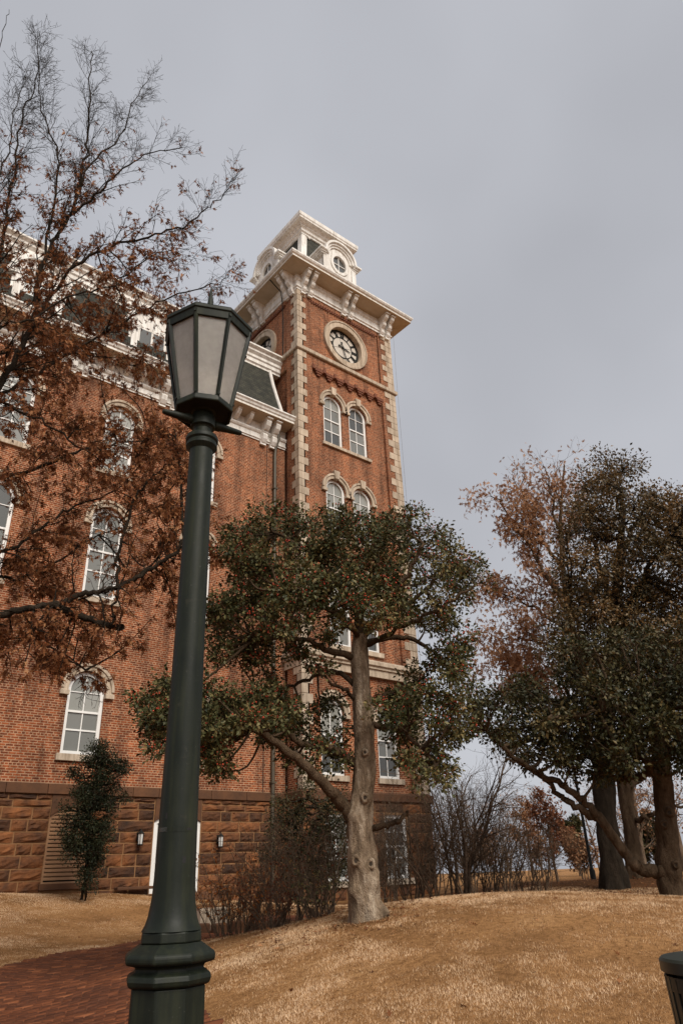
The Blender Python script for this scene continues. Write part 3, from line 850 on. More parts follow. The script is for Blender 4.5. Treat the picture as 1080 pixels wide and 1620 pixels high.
PIER = (16.55, 21.05)      # inner edges of the corner piers, recessed panel between them
def tower_face(T, full):
    hl = []
    if full:
        for uc in (17.81, 19.36):
            hl.append(arch_window(T, uc, 1.12, 19.30, 21.55, tower, key=True, sill=False, w0=-.13))
            hl.append(arch_window(T, uc, 1.10, 14.60, 16.92, tower, key=True, w0=-.13))
            hl.append(arch_window(T, uc, 1.12, 9.80, 12.35, tower, key=True, w0=-.13))
        for uc in (17.2, 20.02):
            hl.append(arch_window(T, uc, 1.12, 4.87, 7.14, tower, w0=-.13))
        MB().tbox(T, 17.12, 20.06, 19.14, 19.30, -.25, -.02).build('sill', M['limestone'], tower, bevel=.01)
    wall('tower_panel', T, [(PIER[0], 4.0), (PIER[1], 4.0), (PIER[1], 23.4), (PIER[0], 23.4)], hl, M['brick'], tower, w=-.13)
    for a, b_ in ((TX0, PIER[0]), (PIER[1], TX1)):
        MB().tbox(T, a, b_, 4.0, 27.7, -.35, 0).build('brick_pier', M['brick'], tower)
    MB().tbox(T, PIER[0], PIER[1], 23.25, 23.9, -.35, -.003).build('brick_spandrel', M['brick'], tower)
    # clock stage: recessed panel with a round opening, brick dentil band on top
    cu, cz, cr = 18.72, 25.62, 1.08
    hole = [(cu + cr * math.cos(q), cz + cr * math.sin(q)) for q in np.linspace(0, 2*np.pi, 40, endpoint=False)]
    wall('clock_panel', T, [(PIER[0] - .14, 24.1), (PIER[1] - .05, 24.1), (PIER[1] - .05, 27.5), (PIER[0] - .14, 27.5)], [hole], M['brick'], tower, w=-.05, reveal=.25)
    MB().tbox(T, PIER[0] - .14, PIER[1] - .05, 27.44, 27.7, -.3, -.001).build('brick_spandrel', M['brick'], tower)
    k = 0
    while full or k < 100:
        a = PIER[0] - .12 + k * .15
        if a > PIER[1] - .15: break
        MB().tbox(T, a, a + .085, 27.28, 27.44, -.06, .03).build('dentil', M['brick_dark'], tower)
        k += 1
    # stone ring of the clock
    def circ(r, n=48): return [(cu + r * math.cos(q), cz + r * math.sin(q)) for q in np.linspace(0, 2*np.pi, n, endpoint=False)]
    ck = MB().band(T, circ(1.10), circ(1.34), -.10, .05, closed=True).build('clock_surround', M['limestone'], tower)
    MB().band(T, circ(1.33), circ(1.41), -.05, .085, closed=True).build('surround_rim', M['limestone'], ck)
    MB().band(T, circ(1.06), circ(1.20), -.30, .045, closed=True).build('surround_bead', M['limestone'], ck)
    dl = MB().prism(T, circ(1.08), -.30, -.26).build('clock_dial', M['dial'], tower)
    MB().band(T, circ(.94), circ(1.07), -.258, -.235, closed=True).build('dial_ring', M['iron'], dl)
    MB().band(T, circ(.60), circ(.645), -.258, -.236, closed=True).build('dial_ring', M['iron'], dl)
    NUM = ['XII', 'I', 'II', 'III', 'IV', 'V', 'VI', 'VII', 'VIII', 'IX', 'X', 'XI']
    def stroke(m, k, x0, r0, x1, r1, w=.026):
        """a bar in the numeral's own frame: x across, r outwards; k = hour"""
        q = math.radians(90 - 30 * k)
        ru, rv = math.cos(q), math.sin(q)
        tu, tv = rv, -ru
        def P(x, r): return (cu + ru * r + tu * x, cz + rv * r + tv * x)
        m.prism(T, [P(x0 - w, r0), P(x0 + w, r0), P(x1 + w, r1), P(x1 - w, r1)], -.257, -.24)
    R0, R1 = .635, .95
    for k, s in enumerate(NUM):
        wd = {'I': .06, 'V': .15, 'X': .15}
        tot = sum(wd[c] for c in s); x = -tot / 2
        m = MB()
        for c in s:
            xc = x + wd[c] / 2
            if c == 'I': stroke(m, k, xc, R0, xc, R1)
            elif c == 'V':
                stroke(m, k, xc - .055, R1, xc, R0, .034); stroke(m, k, xc + .055, R1, xc, R0, .02)
            else:
                stroke(m, k, xc - .055, R1, xc + .055, R0, .034); stroke(m, k, xc + .055, R1, xc - .055, R0, .02)
            x += wd[c]
        m.build('numeral', M['iron'], dl)
    for k in range(12):
        q = math.radians(15 + 30 * k); m = MB()
        a, b_ = (.12, .6)
        m.prism(T, [(cu + a*math.cos(q) - .004*math.sin(q), cz + a*math.sin(q) + .004*math.cos(q)), (cu + b_*math.cos(q) - .004*math.sin(q), cz + b_*math.sin(q) + .004*math.cos(q)),
                    (cu + b_*math.cos(q) + .004*math.sin(q), cz + b_*math.sin(q) - .004*math.cos(q)), (cu + a*math.cos(q) + .004*math.sin(q), cz + a*math.sin(q) - .004*math.cos(q))], -.258, -.25)
        if k % 3 == 0: m.build('dial_rib', M['iron'], dl)
    def hand(deg, L, w, tail, wo):
        q = math.radians(90 - deg); du, dv = math.cos(q), math.sin(q); nu_, nv_ = -dv, du
        P = lambda r, s: (cu + du * r + nu_ * s, cz + dv * r + nv_ * s)
        m = MB().prism(T, [P(-tail, -w), P(-tail, w), P(L * .7, w), P(L, .008), P(L, -.008), P(L * .7, -w)], wo, wo + .02)
        m.prism(T, [(P(-tail, 0)[0] + .055 * math.cos(t), P(-tail, 0)[1] + .055 * math.sin(t)) for t in np.linspace(0, 2*np.pi, 10, endpoint=False)], wo - .002, wo + .022)
        m.build('clock_hand', M['iron'], dl)
    hand(164, .86, .022, .27, -.20); hand(102, .52, .032, .22, -.225)
    MB().prism(T, [(cu + .06 * math.cos(t), cz + .06 * math.sin(t)) for t in np.linspace(0, 2*np.pi, 12, endpoint=False)], -.235, -.17).build('hand_hub', M['iron'], dl)
    # stepped brick corbels below the belt course
    if full:
        for k in range(7):
            a = 16.72 + k * .655
            cb = MB()
            cb.tbox(T, a, a + .46, 23.09, 23.25, -.2, .03)
            cb.tbox(T, a + .06, a + .40, 22.99, 23.088, -.2, .0)
            cb.tbox(T, a + .13, a + .33, 22.88, 22.988, -.2, -.03)
            cb.tbox(T, a - .19, a - .03, 23.13, 23.34, -.2, .07)
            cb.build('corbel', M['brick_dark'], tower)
tower_face(T_front, True)
tower_face(T_left, False)
MB().box(TX0 + .36, TX1 - .02, TY0 + .36, TY1, -.2, 28.0).build('tower_core', M['brick'], tower)
MB().box(TX1 - .35, TX1, TY0 + .352, TY1, 4.0, 27.7).build('side_wall', M['brick'], tower)

# quoins on the two visible corners
def quoins(z0, z1, dz, flip0):
    z = z0; k = flip0
    while z < z1 - .05:
        zt = min(z + dz, z1)
        lf, ls = (.50, .27) if k % 2 == 0 else (.27, .50)
        MB().box(TX0 - .03, TX0 + lf, TY0 - .03, TY0 + .1, z + .006, zt - .006).box(TX0 - .03, TX0 + .1, TY0 + .101, TY0 + ls, z + .006, zt - .006).build('quoin', M['limestone'], tower, bevel=.012)
        lf2 = .72 if k % 2 == 0 else .42
        MB().box(TX1 - lf2, TX1 + .03, TY0 - .03, TY0 + .1, z + .006, zt - .006).box(TX1 - .1, TX1 + .03, TY0 + .101, TY0 + ls, z + .006, zt - .006).build('quoin', M['limestone'], tower, bevel=.012)
        z = zt; k += 1
quoins(4.35, 8.70, .37, 0)
quoins(9.40, 23.88, .3715, 0)
quoins(24.20, 27.70, .35, 1)
# belt courses
ring([(-.1, 8.72), (.05, 8.72), (.05, 9.0), (.12, 9.03), (.12, 9.10), (.20, 9.16), (.20, 9.30), (.05, 9.40), (-.1, 9.40)], M['limestone'], 'belt_course', tower)
ring([(-.2, 23.885), (.09, 23.885), (.13, 23.92), (.13, 24.10), (.02, 24.20), (-.2, 24.20)], M['limestone'], 'belt_course', tower)
ring([(-.2, 4.0), (.06, 4.0), (.10, 4.04), (.10, 4.28), (.02, 4.34), (-.2, 4.34)], M['smoothstone'], 'water_table', tower)
# rock-faced base
wall('foundation_wall', T_front, [(TX0, -.4), (TX1, -.4), (TX1, 4.0), (TX0, 4.0)], [[(a - .57, 1.45), (a - .57, 3.58), (a + .57, 3.58), (a + .57, 1.45)] for a in (17.2, 20.02)], M['mortar'], tower, reveal=.3, w=-.004)
MB().box(TX0 + .004, TX0 + .35, TY0 + .352, TY1, -.4, 4.0).build('foundation_wall', M['mortar'], tower)
zt = [.5, .85, 1.2, 1.55, 1.9, 2.25, 2.6, 2.95, 3.3, 3.65, 3.995]
courses(T_front, TX0, TX1, zt, [(16.6, 17.8, 1.4, 3.6), (19.42, 20.62, 1.4, 3.6)], tower, M['brownstone'], 9)
for uc in (17.2, 20.02):
    arch_window(T_front, uc, 1.14, 1.45, 3.58, tower, sill=True, hood=False, arched=False, w0=.0, rows=[.3, .5, .75])
# great cornice
ring([(-.1, 27.68), (.05, 27.68), (.05, 27.78), (.11, 27.82), (.11, 27.90), (.06, 27.94), (.06, 28.22), (.14, 28.28), (.14, 28.34), (.08, 28.38), (.08, 28.62), (-.1, 28.62)], M['white'], 'frieze', tower)
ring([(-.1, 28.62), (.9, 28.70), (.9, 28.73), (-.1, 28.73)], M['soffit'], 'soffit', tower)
ring([(-.1, 28.732), (.84, 28.732), (.88, 28.75), (.88, 28.84), (.95, 28.88), (1.0, 28.96), (1.0, 29.04), (.2, 29.2), (-.9, 29.3)], M['white'], 'cornice_moulding', tower)
tp = scroll_profile(.04, .70, 27.55, 28.66, 3)
for T, us in ((T_front, (16.0, 16.42, 18.6, 19.05, 21.25, 21.66)), (T_left, (16.0, 16.42, 18.6, 19.05, 21.25, 21.66))):
    for uu in us:
        br = bracket(T, uu, tp, .105, M['white'], tower)
        MB().tbox(T, uu - .135, uu + .135, 28.60, 28.665, .08, .78).build('bracket_cap', M['white'], br)
        MB().tbox(T, uu - .125, uu + .125, 27.46, 27.62, .02, .15).build('bracket_foot', M['white'], br)
# mansard of the tower
ring([(-.62, 29.2), (-.95, 30.3), (-1.2, 31.5), (-1.42, 32.8), (-1.6, 34.3)], M['slate'], 'mansard_roof', tower)
MC = [(-.62, 29.2), (-.95, 30.3), (-1.2, 31.5), (-1.42, 32.8), (-1.6, 34.3)]
for sx, sy in ((0, 0), (1, 0), (0, 1), (1, 1)):
    m = MB()
    for (o0, z0), (o1, z1) in zip(MC[:-1], MC[1:]):
        vs = []
        for o, z in ((o0, z0), (o1, z1)):
            o = o + .06
            cx_, cy_ = (TX0 - o if sx == 0 else TX1 + o), (TY0 - o if sy == 0 else TY1 + o)
            dx, dy = (1 if sx == 0 else -1), (1 if sy == 0 else -1)
            vs += [(cx_, cy_, z), (cx_ + dx * .36, cy_, z), (cx_ + dx * .36, cy_ + dy * .36, z), (cx_, cy_ + dy * .36, z)]
        m.add(vs, [(0, 1, 5, 4), (1, 2, 6, 5), (2, 3, 7, 6), (3, 0, 4, 7)])
    cbd = m.build('corner_board', M['white'], tower)
    if sy == 0:
        cx_ = TX0 + 1.50 if sx == 0 else TX1 - 1.50
        dx = 1 if sx == 0 else -1
        MB().tube([(cx_ + dx * q, TY0 + 1.47, 33.98 - .10 * abs(math.sin(q * 9))) for q in np.linspace(.3, .55, 6)], .06, 8).build('scroll', M['white'], cbd, smooth=True)
        if sx == 0:
            MB().tube([(TX0 + 1.47, TY0 + 1.5 + q, 33.98 - .10 * abs(math.sin(q * 9))) for q in np.linspace(.3, .55, 6)], .06, 8).build('scroll', M['white'], cbd, smooth=True)
ring([(-1.75, 34.0), (-1.48, 34.0), (-1.48, 34.12), (-1.40, 34.16), (-1.40, 34.36), (-1.30, 34.42), (-1.30, 34.52), (-1.20, 34.6), (-1.02, 34.62), (-1.02, 34.70), (-.97, 34.78), (-.97, 35.02), (-3.0, 35.15)], M['white'], 'cap_cornice', tower)
MB().box(TX0 + 1.1, TX1 - 1.1, TY0 + 1.1, TY1 - 1.1, 35.0, 35.06).build('cap_roof', M['slate'], tower)
# round-window dormers of the tower, front and left
def bull_dormer(T):
    uc, zc_, w0 = TCX, 31.55, -.3
    rw, rh = .50, .62
    body = [(uc - 1.12, 29.15), (uc + 1.12, 29.15), (uc + 1.12, 31.95)] + arch_pts(uc, .98, 31.95, 18, 0, 180) + [(uc - 1.12, 31.95)]
    hole = [(uc + rw * math.cos(q), zc_ + rh * math.sin(q)) for q in np.linspace(0, 2*np.pi, 32, endpoint=False)]
    d = wall('dormer', T, body, [hole], M['white'], tower, reveal=.12, w=w0)
    MB().tbox(T, uc - 1.1, uc + 1.1, 29.15, 31.9, w0 - 1.6, w0 - .13).build('dormer_body', M['white'], d)
    def ell(a, b_): return [(uc + a * math.cos(q), zc_ + b_ * math.sin(q)) for q in np.linspace(0, 2*np.pi, 32, endpoint=False)]
    MB().band(T, ell(rw - .05, rh - .05), ell(rw + .13, rh + .13), w0 - .08, w0 + .06, closed=True).build('window_surround', M['white'], d)
    for q in range(4):
        a0 = q * 90
        pl = [(uc + .016 * (1 if q in (0, 3) else -1), zc_ + .016 * (1 if q < 2 else -1))] + [(uc + (rw - .04) * math.cos(math.radians(a0 + 2 + t * 86 / 8)), zc_ + (rh - .04) * math.sin(math.radians(a0 + 2 + t * 86 / 8))) for t in range(9)]
        MB().prism(T, pl, w0 - .09, w0 - .075).build('pane', M['pane_dark'], d)
    MB().tbox(T, uc - .018, uc + .018, zc_ - rh + .03, zc_ + rh - .03, w0 - .09, w0 - .03).build('glazing_bar', M['whiteframe'], d)
    MB().tbox(T, uc - rw + .03, uc + rw - .03, zc_ - .018, zc_ + .018, w0 - .09, w0 - .032).build('glazing_bar', M['whiteframe'], d)
    for ri, ro, wo in ((.72, .84, .08), (.84, .97, .16), (.97, 1.1, .26)):
        MB().band(T, arch_pts(uc, ri, 31.95, 18), arch_pts(uc, ro, 31.95, 18), w0 - 1.5, w0 + wo).build('arch_moulding', M['white'], d)
    for s in (-1, 1):
        for q, (du, dz, wo) in enumerate(((.30, .0, .10), (.36, .10, .17), (.44, .20, .27))):
            a, b_ = uc + s * .98, uc + s * (1.0 + du)
            MB().tbox(T, min(a, b_), max(a, b_), 31.66 + dz, 31.757 + dz, w0 - 1.5, w0 + wo).build('shoulder_moulding', M['white'], d)
        MB().tbox(T, uc + s * 1.0 - .14, uc + s * 1.0 + .14, 29.15, 31.64, w0 + .001, w0 + .07).build('pilaster', M['white'], d)
bull_dormer(T_front)
bull_dormer(T_left)
# lightning cable down the left face and a thin wire on the right
cab = MB().tube([(TX0 - .86, YT + 1.15, 28.7), (TX0 - .2, YT + 1.1, 28.2), (TX0 - .12, YT + 1.1, 27.5), (TX0 - .06, YT + 1.12, 26.0), (TX0 - .05, YT + 1.15, 24.2)], .028, 6).build('conduit', M['iron'], tower, smooth=True)
MB().tube([(TX1 + .3, TY0 - .05, 28.6), (TX1 + .22, TY0 - .05, 24.3), (TX1 + .1, TY0 - .05, 9.5)], .006, 5).build('wire', M['copper'], tower)

# ================================================================ street lamp
LX, LY = 1.617, 3.101
LZ = h1(LX, LY)
def lamp_paint():
    m, nd, lk, b = mat_new('dark_green_lamp_paint')
    P = pos(nd)
    n = noise(nd, lk, 5, 5, 0.65, P)
    r = ramp(nd, [(0.3, (0.007, 0.0095, 0.0066)), (0.7, (0.0125, 0.016, 0.0108))]); lk.new(n.outputs['Fac'], r.inputs['Fac'])
    n2 = noise(nd, lk, 60, 4, 0.7, P)
    r2 = ramp(nd, [(0.67, (0, 0, 0)), (0.73, (1, 1, 1))]); lk.new(n2.outputs['Fac'], r2.inputs['Fac'])
    sx = nd.new('ShaderNodeMapping'); sx.inputs['Scale'].default_value = (22, 22, 1.2); lk.new(P, sx.inputs['Vector'])
    n3 = noise(nd, lk, 1.0, 4, 0.6, sx.outputs[0])
    r3 = ramp(nd, [(0.45, (1, 1, 1)), (0.75, (2.3, 2.0, 1.6))]); lk.new(n3.outputs['Fac'], r3.inputs['Fac'])
    c = mix(nd, lk, 1.0, r.outputs[0], r3.outputs[0], 'MULTIPLY')
    n5 = noise(nd, lk, 13, 6, 0.7, P); r5 = ramp(nd, [(0.62, (0, 0, 0)), (0.72, (.7, .7, .7))]); lk.new(n5.outputs['Fac'], r5.inputs['Fac'])
    c = mix(nd, lk, r5.outputs[0], c, (0.03, 0.029, 0.02))
    c = mix(nd, lk, r2.outputs[0], c, (0.06, 0.06, 0.05))
    lk.new(c, b.inputs['Base Color'])
    b.inputs['Specular IOR Level'].default_value = 0.2
    rr = ramp(nd, [(0.3, (0.42,)*3), (0.7, (0.62,)*3)]); lk.new(n.outputs['Fac'], rr.inputs['Fac']); lk.new(rr.outputs[0], b.inputs['Roughness'])
    bump(nd, lk, b, n2.outputs['Fac'], 0.12, 0.004)
    return m
M['lamp'] = lamp_paint()
def frosted():
    m, nd, lk, b = mat_new('frosted_lamp_glass')
    n = noise(nd, lk, 30, 3, 0.6, pos(nd))
    r = ramp(nd, [(0.3, (0.66, 0.63, 0.59)), (0.7, (0.75, 0.72, 0.68))]); lk.new(n.outputs['Fac'], r.inputs['Fac'])
    lk.new(r.outputs[0], b.inputs['Base Color']); b.inputs['Roughness'].default_value = 0.35
    tr = nd.new('ShaderNodeBsdfTranslucent'); lk.new(r.outputs[0], tr.inputs['Color'])
    gl = nd.new('ShaderNodeBsdfRefraction'); gl.inputs['IOR'].default_value = 1.02; gl.inputs['Roughness'].default_value = 0.16; gl.inputs['Color'].default_value = (.80, .78, .75, 1)
    n9 = noise(nd, lk, 4, 4, 0.6, pos(nd)); r9 = ramp(nd, [(0.35, (.12,)*3), (0.7, (.38,)*3)]); lk.new(n9.outputs['Fac'], r9.inputs['Fac'])
    m2 = nd.new('ShaderNodeMixShader'); lk.new(r9.outputs[0], m2.inputs[0]); lk.new(gl.outputs[0], m2.inputs[1]); lk.new(tr.outputs[0], m2.inputs[2])
    tr = m2
    mx = nd.new('ShaderNodeMixShader'); mx.inputs[0].default_value = 0.74
    lk.new(b.outputs[0], mx.inputs[1]); lk.new(tr.outputs[0], mx.inputs[2]); lk.new(mx.outputs[0], nd['Material Output'].inputs['Surface'])
    return m
M['frosted'] = frosted()
lamp = empty('street_lamp', (LX, LY, LZ), 'dark green cast iron street lamp with eight-sided frosted lantern beside the brick path', 'street lamp')
ca = math.atan2(-LY, -LX) + 0.07
R8 = ca + math.pi / 8                     # a flat side towards the viewer
k8 = 1 / math.cos(math.pi / 8)
LC = (LX, LY, 0)
def oct_(prof, name, mat, parent=lamp, bevel=.006):
    return MB().lathe(LC, [(r * 1.04, z) for r, z in prof], 8, R8).build(name, mat, parent, bevel=bevel)
oct_([(.19, LZ - .1), (.19, LZ + .12), (.165, LZ + .16), (.158, LZ + .25), (.148, 1.235)], 'base', M['lamp'])
oct_([(.152, 1.236), (.166, 1.243), (.171, 1.26), (.166, 1.278), (.145, 1.286), (.138, 1.30), (.145, 1.308), (.176, 1.316), (.184, 1.322), (.184, 1.343), (.176, 1.352), (.128, 1.383)], 'base_ring', M['lamp'])
oct_([(.125, 1.384), (.122, 1.424), (.110, 1.427)], 'column_foot', M['lamp'])
col = MB().lathe(LC, [(.1235, 1.4255), (.121, 1.430), (.111, 1.448), (.102, 1.475), (.0965, 1.505), (.0905, 1.55), (.0875, 1.62), (.0805, 2.1), (.0735, 2.7), (.0655, 3.79)], 40).build('column', M['lamp'], lamp, smooth=True)
MB().lathe(LC, [(.0665, 3.775), (.080, 3.79), (.088, 3.80), (.088, 3.815), (.083, 3.822), (.083, 3.83), (.092, 3.84), (.093, 3.855), (.088, 3.868), (.060, 3.878), (.052, 3.885), (.050, 3.92), (.056, 3.93), (.070, 3.937), (.070, 3.955)], 32).build('collar', M['lamp'], lamp, smooth=True, angle=30)
hub = MB().lathe(LC, [(.069, 3.956), (.070, 4.0), (.062, 4.015), (.060, 4.03), (.066, 4.035), (.078, 4.045)], 32).build('lantern_hub', M['lamp'], lamp, smooth=True, angle=30)
# ladder rest through the hub
bar_az = math.radians(-8)
bd = np.array([math.cos(bar_az), math.sin(bar_az), 0])
for s in (-1, 1):
    c0 = np.array([LX, LY, 3.975])
    MB().tube([c0 + s * bd * t for t in (.05, .068, .07, .10, .12, .225, .235, .242)], [.026, .026, .029, .029, .024, .0165, .015, .008], 12).build('ladder_rest', M['lamp'], lamp, smooth=True)
def octv(r, z, i): 
    a = R8 + i * math.pi / 4
    return np.array([LX + r * k8 * math.cos(a), LY + r * k8 * math.sin(a), z - .03])
LC = (LX, LY, -.03)
# lantern: skirt, rims, corner bars, glass, roof, finial
zb, zt_ = 4.092, 4.64
rb, rt = .150, .242
sk = MB().lathe(LC, [(.148 * k8, 4.058), (.158 * k8, 4.058), (.161 * k8, 4.066), (.159 * k8, 4.098), (.141 * k8, 4.10), (.141 * k8, 4.085), (.148 * k8, 4.058)], 8, R8, cap=False).build('lantern_skirt', M['lamp'], lamp, bevel=.003)
MB().lathe(LC, [(.146 * k8, 4.070), (.02, 4.073)], 8, R8).build('lantern_floor', M['iron'], lamp)
LD = (LX, LY, -.055)
rim = MB().lathe(LD, [(.232 * k8, 4.625), (.243 * k8, 4.625), (.250 * k8, 4.672), (.258 * k8, 4.676), (.258 * k8, 4.70), (.245 * k8, 4.708), (.225 * k8, 4.708), (.225 * k8, 4.66), (.232 * k8, 4.625)], 8, R8, cap=False).build('lantern_rim', M['lamp'], lamp, bevel=.003)
for i in range(8):
    p0, p1 = octv(rb, zb, i), octv(rt, zt_, i)
    m = MB()
    a = R8 + i * math.pi / 4
    rd = np.array([math.cos(a), math.sin(a), 0]); tg = np.array([-math.sin(a), math.cos(a), 0])
    vs = []
    for p, w in ((p0, .0115), (p1, .0125)):
        vs += [p + rd * .010 - tg * w * .5, p + rd * .010 + tg * w * .5, p - rd * .004 + tg * w * 1.15, p - rd * .016, p - rd * .004 - tg * w * 1.15]
    m.add(vs, [(0, 1, 6, 5), (1, 2, 7, 6), (2, 3, 8, 7), (3, 4, 9, 8), (4, 0, 5, 9)])
    b_ = m.build('corner_bar', M['lamp'], lamp)
    for q in (.025, .965):
        c = p0 + (p1 - p0) * q + rd * .010
        MB().tube([c, c + rd * .006], .0075, 8).build('bolt', M['lamp'], b_)
    j = (i + 1) % 8
    q0, q1, q2, q3 = octv(rb - .006, zb, i), octv(rb - .006, zb, j), octv(rt - .006, zt_, j), octv(rt - .006, zt_, i)
    nrm = np.cross(q1 - q0, q3 - q0); nrm /= np.linalg.norm(nrm)
    MB().add([q0, q1, q2, q3, q0 - nrm * .004, q1 - nrm * .004, q2 - nrm * .004, q3 - nrm * .004], [(0, 1, 2, 3), (4, 7, 6, 5), (0, 4, 5, 1), (1, 5, 6, 2), (2, 6, 7, 3), (3, 7, 4, 0)]).build('glass_pane', M['frosted'], lamp)
roof = MB().lathe(LD, [(.250 * k8, 4.709), (.20 * k8, 4.735), (.10 * k8, 4.80), (.05, 4.835)], 8, R8).build('lantern_roof', M['lamp'], lamp)
MB().lathe(LD, [(.22 * k8, 4.66), (.02, 4.668)], 8, R8).build('lantern_ceiling', M['iron'], lamp)
MB().lathe(LC, [(.045, 4.10), (.062, 4.16), (.062, 4.34), (.05, 4.42), (.02, 4.46)], 20).build('lamp_globe', M['frosted'], lamp, smooth=True)
MB().lathe(LC, [(.05, 4.10), (.118, 4.12), (.140, 4.25), (.141, 4.262), (.120, 4.255), (.10, 4.14)], 32, cap=False).build('added_white_dish', M['white'], lamp, smooth=True)  # white dish added inside so the lower panes look brighter
MB().lathe(LC, [(.06, 4.44), (.15, 4.48), (.185, 4.63)], 32).build('added_dark_cone', M['iron'], lamp, smooth=True)  # dark cone added below the ceiling to darken the upper panes
MB().lathe(LD, [(.03, 4.836), (.036, 4.85), (.03, 4.865), (.034, 4.872), (.039, 4.888), (.034, 4.902), (.024, 4.91), (.021, 4.93), (.012, 5.02), (.005, 5.075), (.0015, 5.095)], 16).build('finial', M['lamp'], lamp, smooth=True)
# worn patches and a strip of clear tape on the column
M['chip'] = simple('bare_black_chip', (0.006, 0.006, 0.006), (0.012, 0.011, 0.01), 30, 0.8, 0.2)
M['tape'] = simple('clear_tape_remnant', (0.035, 0.038, 0.031), (0.014, 0.016, 0.012), 40, 0.2, 0.3)
def patch(a0, a1, z0, z1, r, name, mat):
    n = 6
    inn = [(LX + r * math.cos(ca + math.radians(a0 + (a1 - a0) * i / n)), LY + r * math.sin(ca + math.radians(a0 + (a1 - a0) * i / n))) for i in range(n + 1)]
    vs = [(x, y, z) for z in (z0, z1) for x, y in inn]
    MB().add(vs, [(i, i + 1, n + 2 + i, n + 1 + i) for i in range(n)]).build(name, mat, col)
patch(-70, -36, 1.799, 1.817, .0862, 'tape_strip', M['tape'])
patch(-28, 40, 1.797, 1.82, .0861, 'tape_strip', M['lamp'])
patch(14, 24, 1.675, 1.70, .0870, 'paint_chip', M['chip'])
patch(-45, -38, 1.85, 1.875, .0848, 'paint_chip', M['chip'])
patch(22, 40, 1.803, 1.812, .0865, 'paint_chip', M['chip'])

# ================================================================ litter bin
BC = onD(1151, 1514, 4.5)
BX, BY = BC[0], BC[1]
BZ = h1(BX, BY); BT = float(BC[2]) + .005
M['binpaint'] = simple('dark_bin_paint', (0.012, 0.015, 0.011), (0.026, 0.03, 0.022), 7, 0.42, 0.1)
bin_ = empty('litter_bin', (BX, BY, BZ), 'dark green slatted metal litter bin with a flat rim on the lawn edge', 'litter bin')
BCc = (BX, BY, 0)
MB().lathe(BCc, [(.315, BT - .062), (.322, BT - .058), (.322, BT - .012), (.31, BT), (.22, BT + .012), (.20, BT + .012), (.20, BT - .02), (.30, BT - .062)], 40, cap=False).build('rim', M['binpaint'], bin_, smooth=True, angle=30)
MB().lathe(BCc, [(.303, BT - .135), (.31, BT - .135), (.31, BT - .075), (.303, BT - .075)], 40, cap=False).build('top_band', M['binpaint'], bin_, smooth=True)
MB().lathe(BCc, [(.27, BZ + .03), (.30, BZ + .03), (.30, BZ + .11), (.27, BZ + .11)], 40, cap=False).build('bottom_band', M['binpaint'], bin_, smooth=True)
MB().lathe(BCc, [(.255, BZ + .06), (.255, BT - .03)], 32).build('liner', M['iron'], bin_, smooth=True)
for i in range(34):
    a = 2 * math.pi * i / 34
    rd = np.array([math.cos(a), math.sin(a)]); tg = np.array([-math.sin(a), math.cos(a)])
    m = MB(); vs = []
    for z, r in ((BZ + .05, .285), (BT - .08, .308)):
        for dr, dt in ((.004, -.018), (.004, .018), (-.004, .018), (-.004, -.018)):
            q = np.array([BX, BY]) + rd * (r + dr) + tg * dt
            vs.append((q[0], q[1], z))
    m.add(vs, [(0, 1, 5, 4), (1, 2, 6, 5), (2, 3, 7, 6), (3, 0, 4, 7), (0, 3, 2, 1), (4, 5, 6, 7)]).build('slat', M['binpaint'], bin_)
for i in range(4):
    a = math.pi / 4 + i * math.pi / 2
    MB().box(BX + .24 * math.cos(a) - .02, BX + .24 * math.cos(a) + .02, BY + .24 * math.sin(a) - .02, BY + .24 * math.sin(a) + .02, BZ - .03, BZ + .05).build('foot', M['binpaint'], bin_)

# ================================================================ wall lanterns beside the door
M['lglass'] = simple('milky_lantern_glass', (0.62, 0.62, 0.6), (0.55, 0.55, 0.53), 12, 0.2, 0.0)
def wall_lantern(ux, z, label):
    e = empty('wall_lantern', (ux, YW, z), label, 'lantern', 'black lanterns either side of the basement door')
    y0 = YW - .09
    MB().box(ux - .05, ux + .05, y0 - .015, y0 + .06, z - .06, z + .18).build('back_plate', M['iron'], e)
    yc = y0 - .13
    MB().tube([(ux, y0, z + .22), (ux, y0 - .07, z + .27), (ux, yc, z + .25)], .012, 6).build('arm', M['iron'], e)
    MB().lathe((ux, yc, 0), [(.085, z - .19), (.09, z - .175), (.075, z - .16)], 6).build('lantern_floor', M['iron'], e)
    MB().lathe((ux, yc, 0), [(.066, z - .155), (.084, z + .13)], 6).build('glass', M['lglass'], e)
    for i in range(6):
        a = i * math.pi / 3
        MB().tube([(ux + .07 * math.cos(a), yc + .07 * math.sin(a), z - .17), (ux + .09 * math.cos(a), yc + .09 * math.sin(a), z + .14)], .008, 5).build('corner_bar', M['iron'], e)
    MB().lathe((ux, yc, 0), [(.11, z + .13), (.11, z + .145), (.04, z + .20), (.025, z + .22), (.008, z + .26)], 6).build('lantern_roof', M['iron'], e)
wall_lantern(10.23, 2.84, 'small black wall lantern on the brown stone, left of the basement door')
wall_lantern(13.0, 2.76, 'small black wall lantern on the brown stone, right of the basement door')

